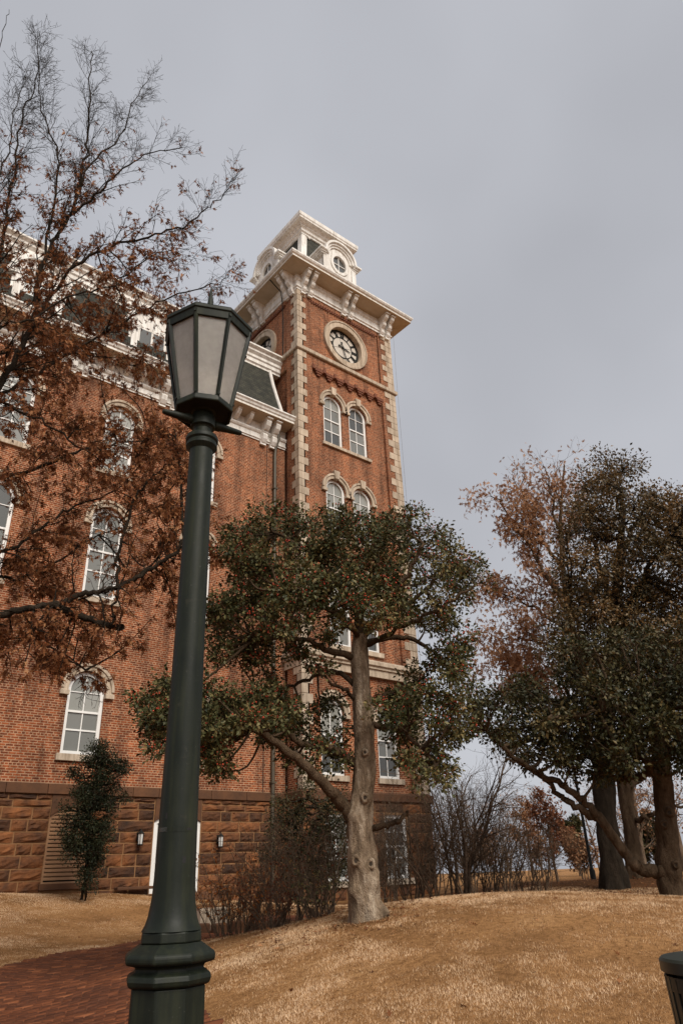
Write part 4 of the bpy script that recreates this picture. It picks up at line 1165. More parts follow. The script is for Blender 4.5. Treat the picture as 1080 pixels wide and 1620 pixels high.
# ================================================================ vegetation
def bark(name, c0, c1, c2, scale=5.0):
    m, nd, lk, b = mat_new(name)
    P = pos(nd)
    mp = nd.new('ShaderNodeMapping'); mp.inputs['Scale'].default_value = (1, 1, .35); lk.new(P, mp.inputs['Vector'])
    n = noise(nd, lk, scale, 6, 0.65, mp.outputs[0]); n2 = noise(nd, lk, scale * 5, 4, 0.7, mp.outputs[0])
    r = ramp(nd, [(0.28, c0), (0.5, c1), (0.72, c2)]); lk.new(n.outputs['Fac'], r.inputs['Fac'])
    r2 = ramp(nd, [(0.3, (0.6, 0.58, 0.55)), (0.65, (1.15, 1.15, 1.15))]); lk.new(n2.outputs['Fac'], r2.inputs['Fac'])
    lk.new(mix(nd, lk, 1.0, r.outputs[0], r2.outputs[0], 'MULTIPLY'), b.inputs['Base Color'])
    b.inputs['Roughness'].default_value = 0.95; b.inputs['Specular IOR Level'].default_value = 0.15
    vo = nd.new('ShaderNodeTexVoronoi'); vo.feature = 'DISTANCE_TO_EDGE'; vo.inputs['Scale'].default_value = scale * 4
    dn = noise(nd, lk, scale * 3, 3, 0.6, P); dm = nd.new('ShaderNodeVectorMath'); dm.operation = 'MULTIPLY_ADD'
    dm.inputs[1].default_value = (.12, .12, .12); lk.new(dn.outputs['Color'], dm.inputs[0]); lk.new(mp.outputs[0], dm.inputs[2]); lk.new(dm.outputs[0], vo.inputs['Vector'])
    ma = nd.new('ShaderNodeMath'); ma.operation = 'ADD'; lk.new(n2.outputs['Fac'], ma.inputs[0]); lk.new(vo.outputs['Distance'], ma.inputs[1])
    bump(nd, lk, b, ma.outputs[0], 0.8, 0.035)
    return m
M['bark_holly'] = bark('pale_holly_bark', (0.055, 0.037, 0.024), (0.25, 0.18, 0.12), (0.52, 0.43, 0.33), 5.5)
M['bark_dark'] = bark('dark_bark', (0.014, 0.010, 0.007), (0.028, 0.020, 0.013), (0.05, 0.036, 0.025), 6)
M['bark_brown'] = bark('brown_bark', (0.045, 0.028, 0.016), (0.085, 0.055, 0.033), (0.14, 0.095, 0.06), 6)
M['twig'] = bark('grey_brown_twig', (0.075, 0.05, 0.034), (0.125, 0.085, 0.057), (0.19, 0.135, 0.095), 3)
M['leaf_oak'] = leaf_mat('dead_oak_leaf', [(0, (0.06, 0.020, 0.009)), (0.4, (0.175, 0.062, 0.023)), (0.75, (0.32, 0.135, 0.053)), (1, (0.46, 0.235, 0.11))], 0.7, 0.3, 0.2)
M['leaf_holly'] = leaf_mat('holly_leaf', [(0, (0.016, 0.021, 0.008)), (0.4, (0.068, 0.07, 0.026)), (0.75, (0.18, 0.15, 0.06)), (1, (0.30, 0.19, 0.08))], 0.5, 0.15, 0.22)
M['leaf_olive'] = leaf_mat('bronze_evergreen_leaf', [(0, (0.022, 0.022, 0.009)), (0.35, (0.07, 0.052, 0.02)), (0.7, (0.145, 0.09, 0.034)), (1, (0.24, 0.135, 0.052))], 0.45, 0.2, 0.4)
M['leaf_green'] = leaf_mat('dark_green_leaf', [(0, (0.013, 0.015, 0.005)), (0.5, (0.045, 0.043, 0.015)), (1, (0.14, 0.10, 0.038))], 0.5, 0.12, 0.25)
M['leaf_tan'] = leaf_mat('dry_tan_leaf', [(0, (0.15, 0.065, 0.03)), (0.5, (0.32, 0.16, 0.08)), (1, (0.48, 0.28, 0.155))], 0.7, 0.3, 0.2)
M['leaf_rust'] = leaf_mat('rust_leaf', [(0, (0.08, 0.026, 0.014)), (0.5, (0.17, 0.058, 0.026)), (1, (0.28, 0.12, 0.055))], 0.7, 0.3, 0.2)
M['leaf_orange'] = leaf_mat('orange_leaf', [(0, (0.2, 0.055, 0.015)), (0.5, (0.38, 0.12, 0.025)), (1, (0.5, 0.22, 0.06))], 0.6, 0.3, 0.3)
M['leaf_dark'] = leaf_mat('near_black_evergreen_leaf', [(0, (0.008, 0.011, 0.005)), (0.6, (0.022, 0.026, 0.011)), (1, (0.05, 0.05, 0.022))], 0.55, 0.1, 0.2)
M['berry'] = simple('red_berry', (0.40, 0.03, 0.015), (0.5, 0.06, 0.02), 20, 0.3, 0.0)

LEAF = {
    'holly': (np.array([(0, 0, 0), (.45, .30, .12), (1, 0, 0), (.45, -.30, .12)]), np.array([(0, 2, 1), (0, 3, 2)])),
    'oak': (np.array([(0, 0, 0), (.25, .035, 0), (.25, -.035, 0), (.42, .30, .10), (.48, .05, 0), (.42, -.30, .10), (.48, -.05, 0), (.72, .30, .06), (.7, .05, 0), (.72, -.30, .06), (.7, -.05, 0), (1.0, .10, -.05), (1.02, -.07, -.05)]),
            np.array([(0, 1, 2), (1, 3, 4), (2, 6, 5), (1, 4, 6), (1, 6, 2), (4, 7, 8), (6, 10, 9), (4, 8, 10), (4, 10, 6), (8, 11, 10), (10, 11, 12)])),
}
def unit(a):
    return a / (np.linalg.norm(a, axis=-1, keepdims=True) + 1e-9)
def leaf_mesh(name, P, D, N, size, shape, mat, rnd):
    t, f = LEAF[shape]
    D = unit(D); B = unit(np.cross(N, D)); N2 = np.cross(D, B)
    size = np.broadcast_to(size, (len(P),))[:, None, None]
    V = P[:, None, :] + size * (t[None, :, 0:1] * D[:, None] + t[None, :, 1:2] * B[:, None] + t[None, :, 2:3] * N2[:, None])
    F = (np.arange(len(P))[:, None, None] * len(t) + f[None]).reshape(-1, 3)
    return fast_mesh(name, V.reshape(-1, 3), F, mat, False, np.repeat(rnd, len(t)))

class Skel:
    def __init__(s, seed):
        s.p = []; s.g = np.random.default_rng(seed)
    def add(s, pts, rad):
        s.p.append((np.asarray(pts, float), np.asarray(rad, float))); return len(s.p) - 1
    def limb(s, pts, r0, r1, n=6, jit=.02):
        q = smooth_poly(pts, n)
        q[1:-1] += s.g.normal(0, jit, q[1:-1].shape)
        k = np.linspace(0, 1, len(q))
        return s.add(q, r0 + (r1 - r0) * k ** .8)
    def twig(s, p, d, L, r, segs=5, wob=.25, trop=(0, 0, .08)):
        pts = [np.array(p, float)]; d = unit(np.array(d, float)); st = L / segs
        for i in range(segs):
            d = unit(d + s.g.normal(0, wob, 3) * .6 + np.array(trop))
            pts.append(pts[-1] + d * st)
        return s.add(pts, np.linspace(r, max(r * .35, .0022), segs + 1))
    def ramify(s, ids, num, Lr, ang=(35, 65), rr=.5, tmin=.2, trop=(0, 0, .08), wob=.25, segs=5, rmin=.003, flat=None):
        """side branches along every polyline in ids"""
        out = []
        for i in ids:
            pts, rad = s.p[i]
            seg = np.linalg.norm(np.diff(pts, axis=0), axis=1); cum = np.concatenate([[0], np.cumsum(seg)]); tot = cum[-1]
            nn = num if isinstance(num, int) else max(1, int(num * tot + s.g.random()))
            for k in range(nn):
                t = tmin + (1 - tmin) * (k + s.g.random()) / nn
                j = min(int(np.searchsorted(cum, t * tot)), len(pts) - 1); j = max(j, 1)
                a = (t * tot - cum[j-1]) / (seg[j-1] + 1e-9)
                p = pts[j-1] + (pts[j] - pts[j-1]) * a
                tn = unit(pts[j] - pts[j-1])
                v = s.g.normal(0, 1, 3); v = unit(v - tn * (v @ tn))
                th_ = math.radians(s.g.uniform(*ang))
                d = tn * math.cos(th_) + v * math.sin(th_)
                L = s.g.uniform(*Lr) * (1 - .45 * t)
                r = max(rmin, (rad[j-1] + (rad[j] - rad[j-1]) * a) * rr)
                out.append(s.twig(p, d, L, min(r, L * .035 + .003), segs, wob, trop))
        return out
    def mesh(s, name, mat, parent):
        Vs, Fs, n0 = [], [], 0
        for pts, rad in s.p:
            k = 16 if rad[0] > .12 else 10 if rad[0] > .05 else 6 if rad[0] > .02 else 4 if rad[0] > .008 else 3
            V, F = tube_np(pts, rad, k)
            Vs.append(V); Fs.append(F + n0); n0 += len(V)
        return link(name, fast_mesh(name, np.concatenate(Vs), np.concatenate(Fs), mat, True), parent)
    def nodes(s, ids=None):
        return np.concatenate([s.p[i][0] for i in (ids if ids is not None else range(len(s.p)))])
def pxl(lst, d0):
    """[(px, py, distance offset)] -> points"""
    return [onD(a[0], a[1], d0 + (a[2] if len(a) > 2 else 0)) for a in lst]
def in_poly(poly, n, g, gap, tries=4000):
    """poisson-like centres inside a pixel polygon"""
    P = np.array(poly, float); lo, hi = P.min(0), P.max(0); out = []
    for _ in range(tries):
        q = g.uniform(lo, hi)
        if inside(P, np.array([q[0]]), np.array([q[1]]))[0] and all((q[0]-a)**2 + (q[1]-b)**2 > gap*gap for a, b in out):
            out.append(tuple(q))
            if len(out) >= n: break
    return out
def foliage(g, centers, radii, clumps, per, sig, size, flat=.75, up=.6):
    """leaf positions in clumps on shells of blobs"""
    P, D, N, Cc = [], [], [], []
    for c, r in zip(centers, radii):
        k = max(3, int(clumps * g.uniform(.75, 1.25)))
        v = unit(g.normal(0, 1, (k, 3)))
        rr = g.random(k) ** .45
        cl = c + v * rr[:, None] * r * np.array([1, 1, flat])
        m = k * per
        ii_ = np.repeat(np.arange(k), per)
        off = g.normal(0, sig, (m, 3))
        P.append(cl[ii_] + off)
        D.append(unit(off) + .5 * v[ii_] + g.normal(0, .45, (m, 3)) + np.array([0, 0, -.1]))
        N.append(g.normal(0, .55, (m, 3)) + np.array([0, 0, up]) + .4 * v[ii_])
        Cc.append(cl)
    P, D, N = np.concatenate(P), np.concatenate(D), np.concatenate(N)
    return P, D, N, g.uniform(.5, 1.3, len(P)) * size, np.concatenate(Cc)
def connect(sk, nodes, targets, r0, r1, droop=.12):
    """a curved branchlet from the nearest skeleton node to every target"""
    ids = []
    for c in targets:
        d = np.linalg.norm(nodes - c, axis=1)
        j = int(np.argmin(d + sk.g.random(len(nodes)) * .15))
        a = nodes[j]; L = np.linalg.norm(c - a)
        if L < .04: continue
        mid = (a + c) / 2 + sk.g.normal(0, .08 * L, 3) - np.array([0, 0, droop * L])
        q = smooth_poly([a, mid, c], 4)
        ids.append(sk.add(q, np.linspace(min(r0, .03 * L + r1), r1, len(q))))
    return ids

def knobbly_trunk(pts, rad, seed, parent, mat, lobes=6, amp=.10, name='trunk', flare=1.0, burls=()):
    """thick trunk as one skin: buttress lobes at the foot, bumps and flutes higher up"""
    g = np.random.default_rng(seed)
    q = smooth_poly(pts, 14); n = 48
    k = np.linspace(0, 1, len(q)); r = np.interp(k, np.linspace(0, 1, len(rad)), rad)
    V, F = tube_np(q, r, n)
    V = V.reshape(len(q), n, 3)
    a = 2 * np.pi * np.arange(n) / n
    ph = g.uniform(0, 6.28, 6)
    for i in range(len(q)):
        t = k[i]
        f = 1 + amp * (1 - t * .55) * (np.sin(3 * a + ph[0] + 2.2 * t * 3) * .5 + np.sin(5 * a + ph[1] - 3 * t) * .35 + np.sin(8 * a + ph[2] + 9 * t) * .18)
        f += flare * .42 * np.exp(-t * 16) * (0.55 + .6 * np.sin(lobes * a + ph[3]))
        f += .06 * np.sin(t * 40 + ph[4] + 2 * np.sin(2 * a + ph[5]))
        f += .035 * np.sin(a * 11 + 25 * t + ph[1]) * np.sin(t * 70 + ph[2] + 3 * a) + g.normal(0, .006, n)
        V[i] = q[i] + (V[i] - q[i]) * f[:, None]
    for bx_, by_, bd_, br_, ba_ in burls:                 # swellings: pixel, distance, radius, height
        c = onD(bx_, by_, bd_); dd = np.linalg.norm(V - c, axis=2)
        dirv = unit(V - q[:, None, :])
        V += dirv * (ba_ * np.exp(-(dd / br_) ** 2))[..., None]
    return link(name, fast_mesh(name, V.reshape(-1, 3), F, mat, True), parent)

# ---------------------------------------------------------------- centre holly
HD = 10.5
hb = onD(578, 1446, HD)
hz0 = h1(hb[0], hb[1])
holly = empty('holly_tree', (hb[0], hb[1], hz0), 'holly tree with pale knotted trunk and red berries in front of the clock tower', 'tree')
tr_px = [(580, 1452), (577, 1425), (574, 1390), (572, 1350), (568, 1305), (572, 1260), (576, 1210), (575, 1150), (572, 1095), (569, 1045), (570, 1005)]
tp_ = [onD(a, b, HD) for a, b in tr_px]
tp_[0][2] = hz0 - .08
wpx = [52, 47, 47, 45, 39, 35, 33, 32, 29, 27, 24]
trad = [w / 2 * depth(p) / FPX for w, p in zip(wpx, tp_)]
knobbly_trunk(tp_, trad, 4, holly, M['bark_holly'], 5, .12, burls=((598, 1400, HD - .12, .10, .075), (596, 1380, HD - .1, .07, .04), (608, 1445, HD - .05, .10, .14), (560, 1366, HD - .2, .07, .03), (586, 1368, HD - .2, .07, .03), (590, 1262, HD - .1, .07, .03), (556, 1410, HD - .15, .09, .04), (560, 1290, HD - .1, .10, .04)))
hs_ = Skel(21)
def hl(lst, r0, r1):
    return hs_.limb(pxl(lst, HD), r0, r1, 6, .015)
limbs = [hl([(558, 1297), (545, 1278, -.1), (515, 1244, -.35), (475, 1204, -.6), (430, 1170, -.8), (395, 1150, -.9)], .105, .04),
         hl([(562, 1208), (530, 1186, -.15), (490, 1180, -.2), (455, 1160, -.2), (420, 1140, -.2)], .075, .03),
         hl([(565, 1040), (520, 1030, -.2), (490, 1014, -.3), (455, 1010, -.4), (400, 1012, -.5)], .06, .02),
         hl([(565, 1085), (525, 1062, .2), (480, 1078, .4), (440, 1092, .5)], .045, .02),
         hl([(562, 1110), (545, 1090, -.3), (520, 1080, -.6), (500, 1055, -.8)], .035, .015),
         hl([(570, 1010), (562, 960, -.1), (535, 925, -.2), (505, 895, -.3), (470, 860, -.3), (430, 840, -.3)], .07, .02),
         hl([(570, 1005), (577, 940, .1), (598, 885, .2), (612, 842, .3)], .075, .02),
         hl([(572, 1008), (600, 985, .2), (640, 960, .4), (680, 925, .4), (720, 890, .3)], .06, .02),
         hl([(572, 1008), (600, 975, -.4), (632, 930, -.8), (655, 890, -1.0), (670, 860, -1.1)], .06, .02),
         hl([(570, 1010), (540, 980, -.6), (500, 950, -1.0), (450, 930, -1.2)], .055, .02),
         hl([(570, 1010), (560, 960, .6), (530, 910, 1.1), (500, 870, 1.3)], .055, .02),
         hl([(578, 1015), (635, 1008, .1), (668, 1018, .2), (700, 1048, .1), (722, 1080, 0)], .05, .016),
         hl([(580, 1020), (640, 990, -.5), (700, 960, -.8), (750, 925, -.9)], .045, .015),
         hl([(585, 1148), (622, 1152, -.1), (640, 1158, -.2), (662, 1182, -.3), (690, 1210, -.4)], .05, .018),
         hl([(580, 1120), (620, 1095, .2), (665, 1085, .3), (720, 1110, .3)], .04, .015),
         hl([(585, 1312), (612, 1306, -.05), (632, 1296, -.1), (645, 1284, -.12)], .05, .022)]
g = hs_.g
polys = [  # pixel outline, number, gap, blob radius px, clumps, (min,max depth offset), up
    ([(362, 838), (420, 808), (495, 820), (560, 815), (640, 818), (690, 828), (712, 862), (745, 905), (738, 935), (718, 925), (690, 930), (650, 915), (610, 935), (560, 960), (520, 950), (480, 965), (430, 945), (400, 965), (350, 1000), (335, 1000), (338, 960), (365, 915), (352, 880)], 60, 24, 33, 19, (-1.4, 1.4)),
    ([(420, 930), (520, 930), (640, 920), (650, 985), (600, 1010), (520, 985), (430, 1000)], 16, 28, 28, 12, (-1.5, .9)),
    ([(225, 1180), (228, 1105), (262, 1082), (310, 1090), (350, 1100), (400, 1082), (450, 1090), (475, 1112), (465, 1135), (420, 1142), (360, 1160), (345, 1215), (335, 1215), (315, 1180), (260, 1180)], 34, 22, 27, 15, (-1.4, .1)),
    ([(350, 1010), (470, 985), (520, 1010), (500, 1050), (430, 1060), (370, 1045)], 12, 26, 22, 9, (-.8, .4)),
    ([(400, 1160), (470, 1135), (520, 1110), (552, 1130), (545, 1205), (480, 1218), (440, 1200)], 12, 28, 26, 13, (-.3, .7)),
    ([(650, 950), (700, 935), (715, 990), (722, 1040), (735, 1090), (728, 1180), (700, 1212), (690, 1245), (655, 1235), (632, 1170), (605, 1120), (612, 1085), (660, 1065), (690, 1020)], 40, 24, 27, 14, (-.8, .8)),
    ([(330, 1010), (420, 985), (400, 1030), (335, 1060)], 5, 26, 22, 8, (-.6, .3)),
]
Cs, Rs = [], []
for pl, nn, gap, rp, cl, dr in polys:
    for a, b_ in in_poly(pl, nn, g, gap):
        for rep in ((0, 1) if g.random() < .5 else (g.integers(0, 2),)):
            dd = g.uniform(dr[0], (dr[0] + dr[1]) / 2) if rep == 0 else g.uniform((dr[0] + dr[1]) / 2, dr[1])
            c = onD(a + g.normal(0, 5), b_ + g.normal(0, 5), HD + dd)
            Cs.append(c); Rs.append((rp * g.uniform(.75, 1.15) * depth(c) / FPX, cl))
Cs = np.array(Cs); hnodes = hs_.nodes(limbs)
con = connect(hs_, hnodes, Cs, .022, .007)
LP, LD, LN, LS, LR = [], [], [], [], []
allcl = []
for c, (r, cl) in zip(Cs, Rs):
    P, D, N, S, cc = foliage(g, [c], [r], cl * .8, 26, .055, .062, .5)
    LP.append(P); LD.append(D); LN.append(N); LS.append(S); allcl.append(cc)
    tone = g.normal(0, .1)
    LR.append(np.clip(g.beta(2.2, 2.6, len(P)) + tone, 0, 1))
allcl = np.concatenate(allcl)
nd2 = np.concatenate([hs_.nodes(con), hnodes])
# branchlets from the pads' stems to each clump, sampled
sel = g.choice(len(allcl), min(1500, len(allcl)), False)
for c in allcl[sel]:
    near = nd2[g.integers(0, len(nd2), 500)]
    j = int(np.argmin(np.linalg.norm(near - c, axis=1)))
    if np.linalg.norm(near[j] - c) < .9:
        hs_.add([near[j], (near[j] + c) / 2 + g.normal(0, .03, 3), c], [.007, .005, .003])
hs_.mesh('branch', M['bark_brown'], holly)
P, D, N, S, Rr = map(np.concatenate, (LP, LD, LN, LS, LR))
tag(link('crown', leaf_mesh('crown', P, D, N, S, 'holly', M['leaf_holly'], Rr), holly), kind='stuff')
print('holly leaves', len(P))
# berries in little bunches
bc = allcl[g.choice(len(allcl), 900)]
bp = (bc[:, None, :] + g.normal(0, .05, (len(bc), 5, 3)) + np.array([0, 0, .02])).reshape(-1, 3)
bo = np.array([(1, 0, 0), (-1, 0, 0), (0, 1, 0), (0, -1, 0), (0, 0, 1), (0, 0, -1)]) * .013
bf = np.array([(0, 2, 4), (2, 1, 4), (1, 3, 4), (3, 0, 4), (2, 0, 5), (1, 2, 5), (3, 1, 5), (0, 3, 5)])
tag(link('berries', fast_mesh('berries', (bp[:, None] + bo[None] * g.uniform(.8, 1.25, (len(bp), 1, 1))).reshape(-1, 3), (np.arange(len(bp))[:, None, None] * 6 + bf[None]).reshape(-1, 3), M['berry'], True), holly), kind='stuff')
# branch scars on the trunk
M['scar'] = simple('dark_branch_scar', (0.02, 0.013, 0.008), (0.045, 0.03, 0.018), 20, 0.95, 0.4)
def knot(px, py, d, r, parent, mat):
    c = onD(px, py, d); to = unit(EYE - c); to[2] *= .3; to = unit(to)
    a = unit(np.cross(to, [0, 0, 1])); b_ = np.cross(a, to)
    vs, fs, n, prof = [], [], 14, [(1.75, -.7), (1.45, -.05), (1.15, .28), (.85, .25), (.62, -.02), (.5, -.3)]
    for q, o in prof:
        for i in range(n):
            t = 2 * math.pi * i / n; w = 1 + .1 * math.sin(3 * t + px)
            vs.append(c + (a * math.cos(t) + b_ * math.sin(t) * 1.1) * r * q * w + to * o * r)
    for j in range(len(prof) - 1):
        fs += [(j*n + i, j*n + (i+1) % n, (j+1)*n + (i+1) % n, (j+1)*n + i) for i in range(n)]
    kn = MB().add(vs, fs).build('knot', mat, parent, smooth=True, angle=80)
    MB().add([c + (a * math.cos(2*math.pi*i/n) + b_ * math.sin(2*math.pi*i/n) * 1.1) * r * .62 - to * .1 * r for i in range(n)], [tuple(range(n))]).build('scar', M['scar'], kn)
for px, py, r in ((563, 1362, .042), (586, 1367, .038), (577, 1262, .038), (577, 1190, .03)):
    knot(px, py, HD - 1.12 * np.interp(py, [1000, 1450], [trad[-1], trad[0]]) , r, holly, M['bark_holly'])

# ---------------------------------------------------------------- oak on the left, trunk outside the frame
OD = 10.0
ob = onD(-170, 1440, OD)
oz0 = h1(ob[0], ob[1])
oak = empty('oak_tree', (ob[0], ob[1], oz0), 'oak with bare upper twigs and clinging brown dead leaves, at the left edge', 'tree')
os_ = Skel(33)
tpx = [(-185, 1440), (-165, 1250), (-150, 1050), (-135, 880), (-120, 720), (-90, 560), (-70, 420), (-50, 260), (-30, 120), (-10, -10)]
tpo = [onD(a, b, OD) for a, b in tpx]; tpo[0][2] = oz0 - .1
knobbly_trunk(tpo, [.30, .26, .24, .22, .20, .16, .13, .10, .06, .03], 8, oak, M['bark_dark'], 6, .07)
def ol(lst, r0, r1, n=6, jit=.02): return os_.limb(pxl(lst, OD), r0 * .68, r1, n, jit)
A = [ol([(-120, 720), (-40, 660, -.2), (10, 588, -.3), (48, 522, -.3), (66, 425, -.3), (90, 375, -.3), (111, 341, -.3), (130, 278, -.4), (141, 207, -.5), (143, 140, -.5), (144, 81, -.6)], .085, .008),
     ol([(111, 341, -.3), (144, 259, 0), (193, 211, .2), (207, 167, .3), (237, 122, .4)], .035, .006),
     ol([(105, 345, -.3), (150, 310, -.6), (181, 278, -.8), (230, 244, -1.0), (289, 233, -1.2)], .04, .006),
     ol([(66, 425, -.3), (93, 259, .1), (75, 200, .2), (63, 156, .3), (59, 48, .4)], .035, .006),
     ol([(-90, 560), (-30, 470, .3), (0, 404, .4), (18, 296, .5), (33, 196, .6), (55, 137, .7), (62, 90, .7)], .06, .006),
     ol([(48, 522, -.3), (100, 440, -.7), (167, 393, -1.0), (237, 374, -1.2), (289, 359, -1.3), (333, 326, -1.4), (365, 296, -1.5)], .045, .006),
     ol([(-120, 720), (-30, 640, .4), (60, 590, .7), (140, 540, .9), (210, 500, 1.0), (270, 470, 1.0), (340, 450, 1.0), (362, 435, 1.0)], .06, .006),
     ol([(-135, 880), (-40, 770, 0), (40, 748, 0), (120, 715, 0), (200, 700, 0), (262, 690, .1)], .06, .008),
     ol([(-120, 720), (-20, 640, -.6), (40, 655, -.8), (110, 692, -.9), (180, 745, -1.0)], .045, .008),
     ol([(-135, 880), (-20, 885, .2), (45, 852, .3), (110, 805, .4), (180, 775, .4), (240, 720, .4)], .05, .008),
     ol([(-150, 1050), (-60, 1000, -.2), (30, 965, -.4), (88, 957, -.5), (130, 940, -.5), (180, 931, -.5), (230, 905, -.5), (285, 866, -.5), (288, 800, -.4), (283, 740, -.3), (276, 680, -.2)], .085, .016, 8, .012),
     ol([(84, 955, -.5), (110, 968, -.55), (150, 982, -.6), (172, 990, -.6), (194, 992, -.62)], .06, .045, 6, .008),
     ol([(186, 927, -.5), (190, 865, -.5), (210, 800, -.5), (232, 765, -.45), (258, 740, -.4), (285, 725, -.4)], .035, .012),
     ol([(192, 930, -.5), (180, 965, -.7), (175, 985, -.7)], .025, .02),
     ol([(255, 890, -.5), (253, 850, -.4), (250, 810, -.3)], .015, .008),
     ol([(-150, 1050), (-50, 920, .5), (30, 915, .6), (100, 880, .8), (160, 845, .9)], .05, .01),
     ol([(-150, 1050), (-60, 1020, .6), (20, 1010, .7), (90, 1030, .7), (140, 1060, .6)], .045, .008),
     ol([(-90, 560), (-20, 520, -.8), (50, 505, -1.0), (110, 470, -1.1), (180, 450, -1.3), (250, 400, -1.4), (300, 395, -1.4)], .04, .006),
     ol([(-90, 560), (0, 560, .8), (80, 540, 1.1), (150, 560, 1.3), (220, 580, 1.4), (260, 560, 1.4)], .045, .006),
     ol([(-70, 420), (-20, 330, -.5), (10, 250, -.6), (20, 190, -.7), (40, 120, -.7)], .035, .005),
     ol([(-50, 260), (-20, 150, .3), (0, 70, .4), (15, 15, .4)], .025, .005)]
upper = [0, 1, 2, 3, 4, 5, 19]; lower = [6, 7, 8, 9, 10, 12, 15, 16, 17, 18]
trop_up = (.02, .0, .10)
u2 = os_.ramify([A[i] for i in upper], 6.5, (.45, 1.15), (30, 55), .45, .12, trop_up, .22, 6)
u3 = os_.ramify(u2, 10, (.16, .5), (30, 60), .55, .15, trop_up, .22, 4, .0028)
u4 = os_.ramify(u3, 6.0, (.06, .18), (30, 65), .7, .2, (0, 0, .05), .2, 2, .0022)
l2 = os_.ramify([A[i] for i in lower], 6.5, (.5, 1.2), (35, 70), .42, .22, (0, 0, -.01), .28, 6)
l3 = os_.ramify(l2, 10, (.16, .5), (35, 65), .5, .15, (0, 0, -.05), .26, 4, .003)
# extra drooping sprays for the leafy masses low on the left
l4 = os_.ramify(l3, 5.0, (.06, .2), (30, 65), .7, .2, (0, 0, -.02), .2, 2, .0022)
droop_t = [onD(a, b_, OD + os_.g.uniform(-.9, .9)) for a, b_ in in_poly([(-60, 900), (60, 880), (150, 1000), (170, 1060), (120, 1075), (90, 1085), (40, 1050), (-10, 1010), (-60, 1000)], 30, os_.g, 20)]
droop_t += [onD(a, b_, OD + os_.g.uniform(-.7, .9)) for a, b_ in in_poly([(150, 1010), (205, 800), (280, 780), (282, 1000), (240, 1010), (200, 990), (205, 900)], 18, os_.g, 22)]
droop_t += [onD(a, b_, OD + os_.g.uniform(-1, 1)) for a, b_ in in_poly([(-20, 420), (80, 400), (240, 480), (262, 600), (250, 680), (120, 700), (-20, 640)], 40, os_.g, 26)]
anodes = os_.nodes(A)
dc = connect(os_, anodes, droop_t, .016, .005, -.05)
d3 = os_.ramify(dc, 7.0, (.15, .42), (35, 70), .5, .3, (0, 0, -.08), .26, 4, .003)
os_.mesh('branch', M['bark_dark'], oak)
g = os_.g
def oak_leaves(ids, prob):
    P, D = [], []
    for i in ids:
        pts, _ = os_.p[i]
        m = prob(pts[-1])
        if m <= 0: continue
        k = g.poisson(m)
        for _ in range(k):
            t = g.uniform(.35, 1) * (len(pts) - 1); j = int(t); j2 = min(j + 1, len(pts) - 1)
            q = pts[j] + (pts[j2] - pts[j]) * (t - j)
            for _2 in range(g.integers(2, 5)):              # leaves hang in tufts
                P.append(q + g.normal(0, .018, 3)); D.append(unit(pts[-1] - pts[0]) * .4 + np.array([0, 0, -.7]) + g.normal(0, .55, 3))
    return P, D
def pr_up(p):
    x, y, z = proj(p)
    return float(np.interp(y, [180, 260, 340, 420, 700], [.0, .3, 1.1, 2.0, 2.4])) * (.6 if x > 240 else 1)
def pr_low(p):
    x, y, z = proj(p)
    f = float(np.interp(y, [250, 360, 450, 1000], [.2, 1.4, 2.6, 3.4]))
    if x > 285 and y < 560: f *= .25
    if 125 < x < 205 and 770 < y < 960: f *= .3          # the second-floor window shows through
    if y > 1090: f = 0
    return f
P1, D1 = oak_leaves(u3, pr_up); P2, D2 = oak_leaves(l3, pr_low); P3, D3 = oak_leaves(d3, lambda p: 1.5 * pr_low(p))
OP, ODr = np.array(P1 + P2 + P3), np.array(D1 + D2 + D3)
ON = g.normal(0, 1, OP.shape); 
orn = np.clip(g.beta(2, 2.6, len(OP)) + np.where(g.random(len(OP)) < .12, .3, 0), 0, 1)
tag(link('crown', leaf_mesh('crown', OP, ODr, ON, g.uniform(.055, .11, len(OP)), 'oak', M['leaf_oak'], orn), oak), kind='stuff')
print('oak leaves', len(OP), 'branches', len(os_.p))

# ---------------------------------------------------------------- right-hand trees
def blob_tree(sk, polys, d0, leafmat, limb_ids, parent, leaf, per, sig, shape='holly', tone=0.0, sub=.6, a_=2.2, b2=2.6, up=.6):
    g = sk.g; Cs, Rs = [], []
    for pl, nn, gap, rp, cl, dr in polys:
        for a, b_ in in_poly(pl, nn, g, gap):
            for rep in (0, 1):
                dm = (dr[0] + dr[1]) / 2
                dd = g.uniform(dr[0], dm) if rep == 0 else g.uniform(dm, dr[1])
                c = onD(a + g.normal(0, 6), b_ + g.normal(0, 6), d0 + dd)
                Cs.append(c); Rs.append((rp * g.uniform(.7, 1.2) * depth(c) / FPX, cl))
    Cs = np.array(Cs); nodes = sk.nodes(limb_ids)
    con = connect(sk, nodes, Cs, .05, .012)
    P, D, N, S, R_, CC = [], [], [], [], [], []
    for c, (r, cl) in zip(Cs, Rs):
        p, d, n_, s_, cc = foliage(g, [c], [r], cl, per, sig, leaf, .75, up)
        t = g.normal(tone, .13)
        P.append(p); D.append(d); N.append(n_); S.append(s_); CC.append(cc); R_.append(np.clip(g.beta(a_, b2, len(p)) + t, 0, 1))
    CC = np.concatenate(CC); cn = sk.nodes(con)
    for c in CC[g.choice(len(CC), int(len(CC) * sub), False)]:
        near = cn[g.integers(0, len(cn), 400)]; j = int(np.argmin(np.linalg.norm(near - c, axis=1)))
        if np.linalg.norm(near[j] - c) < 1.6:
            sk.add([near[j], (near[j] + c) / 2 + g.normal(0, .05, 3), c], [.014, .009, .005])
    P, D, N, S, R_ = map(np.concatenate, (P, D, N, S, R_))
    tag(link('crown', leaf_mesh('crown', P, D, N, S, shape, leafmat, R_), parent), kind='stuff')
    print('crown', parent.name, len(P))
